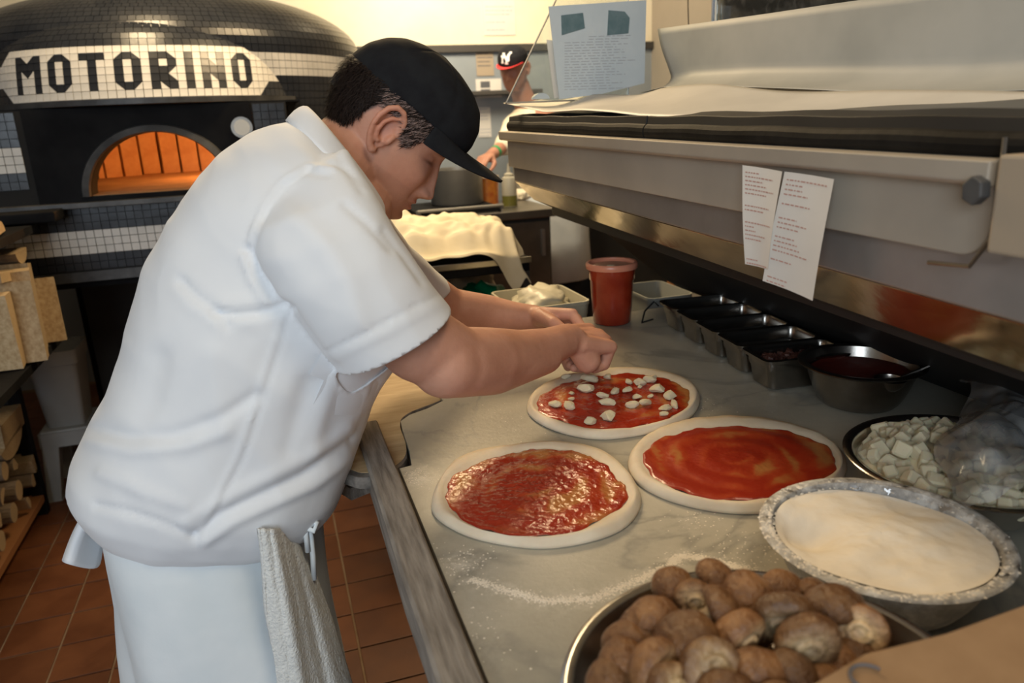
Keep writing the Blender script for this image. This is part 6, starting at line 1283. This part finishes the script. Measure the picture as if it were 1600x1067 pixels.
# trousers and shoes
g = G()
for yy in (1.085, 1.215):
    R_ = [ell([hip[0]-.03, yy, z], [r_, 0, 0], [0, r_, 0], 32) for z, r_ in ((.86, .086), (.7, .084), (.5, .075), (.3, .07), (.09, .068))]; g.loft(R_)
remesh(g.obj('trousers', M['bluejean'], ck), .012, 4)
for yy in (1.085, 1.215): q = G().loft([ell([hip[0]-.10, yy, .035], [.001, 0, 0], [0, .001, .001], 20)]+[ell([hip[0]-.10+x, yy, .002+h/2], [0, 0, h/2], [0, w_, 0], 20, 2.6) for x, h, w_ in ((.0, .07, .032), (.03, .085, .038), (.10, .085, .04), (.16, .06, .046), (.22, .05, .046), (.265, .035, .032))]); q.obj('shoe', M['shoe'], ck, smooth=True)
# towel tucked in at the waist, a thing of its own
n1, n2 = 60, 44; Pg = np.zeros((n1, n2, 3)); Lp = [(403, 826), (408, 880), (417, 960), (432, 1070), (452, 1200), (470, 1290)]; Rp = [(462, 826), (485, 880), (515, 960), (549, 1070), (578, 1200), (596, 1290)]
for i in range(n1):
    v_ = i/(n1-1); yv = 826+(1290-826)*v_; xl = np.interp(yv, [p[1] for p in Lp], [p[0] for p in Lp]); xr = np.interp(yv, [p[1] for p in Rp], [p[0] for p in Rp])
    for j in range(n2):
        u_ = j/(n2-1); Yd = .962-.030*v_+.10*u_**2.2+.006*math.sin(u_*11+.6+v_*1.5)*min(1, .35+v_*2)+.0015*math.sin(u_*29+v_*3); Pg[i, j] = onY(xl+(xr-xl)*u_+2.0*math.sin(v_*17)*(u_ < .05), yv, Yd-.012)
tw = G().grid(Pg).obj('towel', M['towel'], smooth=True, loc=tuple(onY(440, 830, .95))); sub(tw, 1); co, nn = getco(tw); setco(tw, co+nn*(fbm(co, 220, .0009))[:, None]); solid(tw, .006, 0); props(tw, 'off-white terry towel tucked into the bending cook\'s apron string', 'towel')
# cheese held between the fingers
pc2 = wR+dR*.085*1.1+nR*.062+sR*.012; o = bpy.data.objects.new('cheese_piece', chs[2]); COL.objects.link(o); o.location = tuple(pc2); o.scale = (.009, .008, .008); props(o, 'piece of mozzarella held in the cook\'s fingers', 'cheese')
# ------------------------------------------------------------------ the cook in the background
b2 = thing('person', 'background cook in a black cap with red brim behind the far steel counter', 'person', (1.42, 4.30, 0))
MY = 4.28; hc2 = onY(803, 107, MY); T20, R2m = frame(12, 232, np.zeros(3), k=1.0); T2 = lambda P_: T20(P_)+hc2
g = G(); head_into(g, T2); sh = np.array([hc2[0]+.14, MY+.04, hc2[2]-.30]); g.capsule(T2([-.02, 0, -.05])[0], sh+[-.05, 0, .06], .055, .07, 20)
g.capsule(sh, np.array([sh[0]+.06, MY+.03, .95]), .12, .13, 20)
for yy in (-.10, .10): g.capsule(np.array([sh[0]+.06+yy, MY+.05, .88]), np.array([sh[0]+.06+yy, MY+.05, .5]), .085, .06, 16); g.capsule(np.array([sh[0]+.06+yy, MY+.05, .5]), np.array([sh[0]+.06+yy, MY+.05, .08]), .058, .04, 16); g.capsule(np.array([sh[0]+.06+yy, MY+.06, .05]), np.array([sh[0]+.04+yy, MY-.10, .035]), .04, .03, 12)
e2 = onY(792, 225, MY-.06); w2 = onY(766, 243, MY-.20); h2d = _n(onY(748, 252, MY-.30)-w2); chain(g, [(sh+[-.14, -.02, -.02], .055), (e2, .045), (w2, .028)]); hand_into(g, w2, h2d, np.array([0, .1, -1.]), np.cross(h2d, [0, .1, -1.]), [(30, 35, 20)]*4)
e3 = sh+[.26, -.02, -.26]; w3 = sh+[.20, -.24, -.33]; chain(g, [(sh+[.19, 0, -.02], .055), (e3, .045), (w3, .028)]); hand_into(g, w3, [-.4, -.8, -.2], np.array([0, .1, -1.]), np.cross([-.4, -.8, -.2], [0, .1, -1.])*-1, [(40, 45, 20)]*4)
bd2 = remesh(g.obj('body', M['skin'], b2), .0055, 2, .4); set_tint(bd2, lambda c: np.ones((len(c), 3))*np.array([.80, .74, .72]))
g = G(); cx = sh[0]
g.loft([ell([cx+dx, MY+.03, z], [a, 0, 0], [0, b, 0], 40) for dx, z, a, b in ((-.06, sh[2]+.085, .065, .06), (-.04, sh[2]+.06, .11, .085), (-.01, sh[2]+.02, .19, .115), (.01, sh[2]-.06, .22, .13), (.03, 1.20, .20, .13), (.05, 1.05, .19, .13), (.06, .93, .195, .135))])
for p0, p1, p2 in ((sh+[-.14, -.02, -.01], e2, e2*.75+w2*.25), (sh+[.19, 0, -.02], e3, e3*.8+w3*.2)): g.capsule(p0, p1, .075, .062, 20); g.capsule(p1, p2, .062, .056, 20)
s2 = remesh(g.obj('shirt', M['sack'], b2), .011, 6); co, nn = getco(s2); setco(s2, co+nn*fbm(co, 9, .010)[:, None])
bnd = G(); bnd.tube([w2*.75+e2*.25, w2*.6+e2*.4], .034, 20); bnd.obj('wristband', M['greenband'], b2)
cap2 = cap_parts(b2, T2, R2m, M['capcloth'], M['red'], brim_len=.065, flatb=True, btn=False)
# emblem on the cap front: interlocking N and Y
def stroke(p, q, w_=.0035): p, q = np.array(p), np.array(q); d = (q-p)/np.linalg.norm(q-p); nrm = np.array([-d[1], d[0]])*w_; return [p-nrm, q-nrm, q+nrm, p+nrm]
S_ = [stroke((-.022, -.02), (-.022, .012)), stroke((-.022, .012), (.012, -.014)), stroke((.012, -.014), (.012, .018)), stroke((0, -.026), (0, .0)), stroke((0, 0), (-.016, .024)), stroke((0, 0), (.020, .026)), stroke((-.008, -.026), (.008, -.026)), stroke((-.028, -.02), (-.016, -.02)), stroke((-.022, .024), (-.010, .024)), stroke((.014, .026), (.026, .026)), stroke((-.030, .012), (-.018, .012)), stroke((.006, .018), (.018, .018))]
g = G()
for q in S_:
    V = []
    for off_ in (.004, .0015):
        for (u_, v_) in q: zz = .070+v_; fx = np.interp(zz, [.0, .03, .05, .075, .097, .112], [.100, .106, .108, .103, .088, .064]); yy = u_*1.1; V.append([fx*math.sqrt(max(0, 1-(yy/.083)**2))+off_, yy, zz])
    g.add(T2(np.array(V)), [[0, 1, 2, 3], [7, 6, 5, 4], [0, 4, 5, 1], [1, 5, 6, 2], [2, 6, 7, 3], [3, 7, 4, 0]])
g.obj('cap_emblem', M['whitefelt'], cap2)
ax0, ax1 = onY(866, 332, MY-.12)[0], onY(908, 332, MY-.12)[0]
g = G(); g.loft([ell([cx+.08, MY+.02, z], [a, 0, 0], [0, .155, 0], 48) for z, a in ((1.02, .20), (.9, .205), (.7, .22), (.45, .235))], cap=False); a2 = g.obj('apron', M['apron'], b2, smooth=True); co, nn = getco(a2); setco(a2, co+nn*fbm(co, 7, .012)[:, None]); solid(a2, .003, -1)
g = G()
for yy in (-.10, .10): g.loft([ell([cx+.06+yy, MY+.05, z], [r_, 0, 0], [0, r_, 0], 24) for z, r_ in ((.92, .11), (.5, .09), (.08, .085))])
remesh(g.obj('trousers', M['darkcloth'], b2), .015, 3)
for yy in (-.10, .10): G().loft([ell([cx+.06+yy, MY+.10-y, .002+h/2], [w_, 0, 0], [0, 0, h/2], 16, 2.6) for y, h, w_ in ((.0, .04, .02), (.03, .08, .038), (.10, .08, .04), (.20, .055, .046), (.26, .03, .03))]).obj('shoe', M['shoe'], b2, smooth=True)
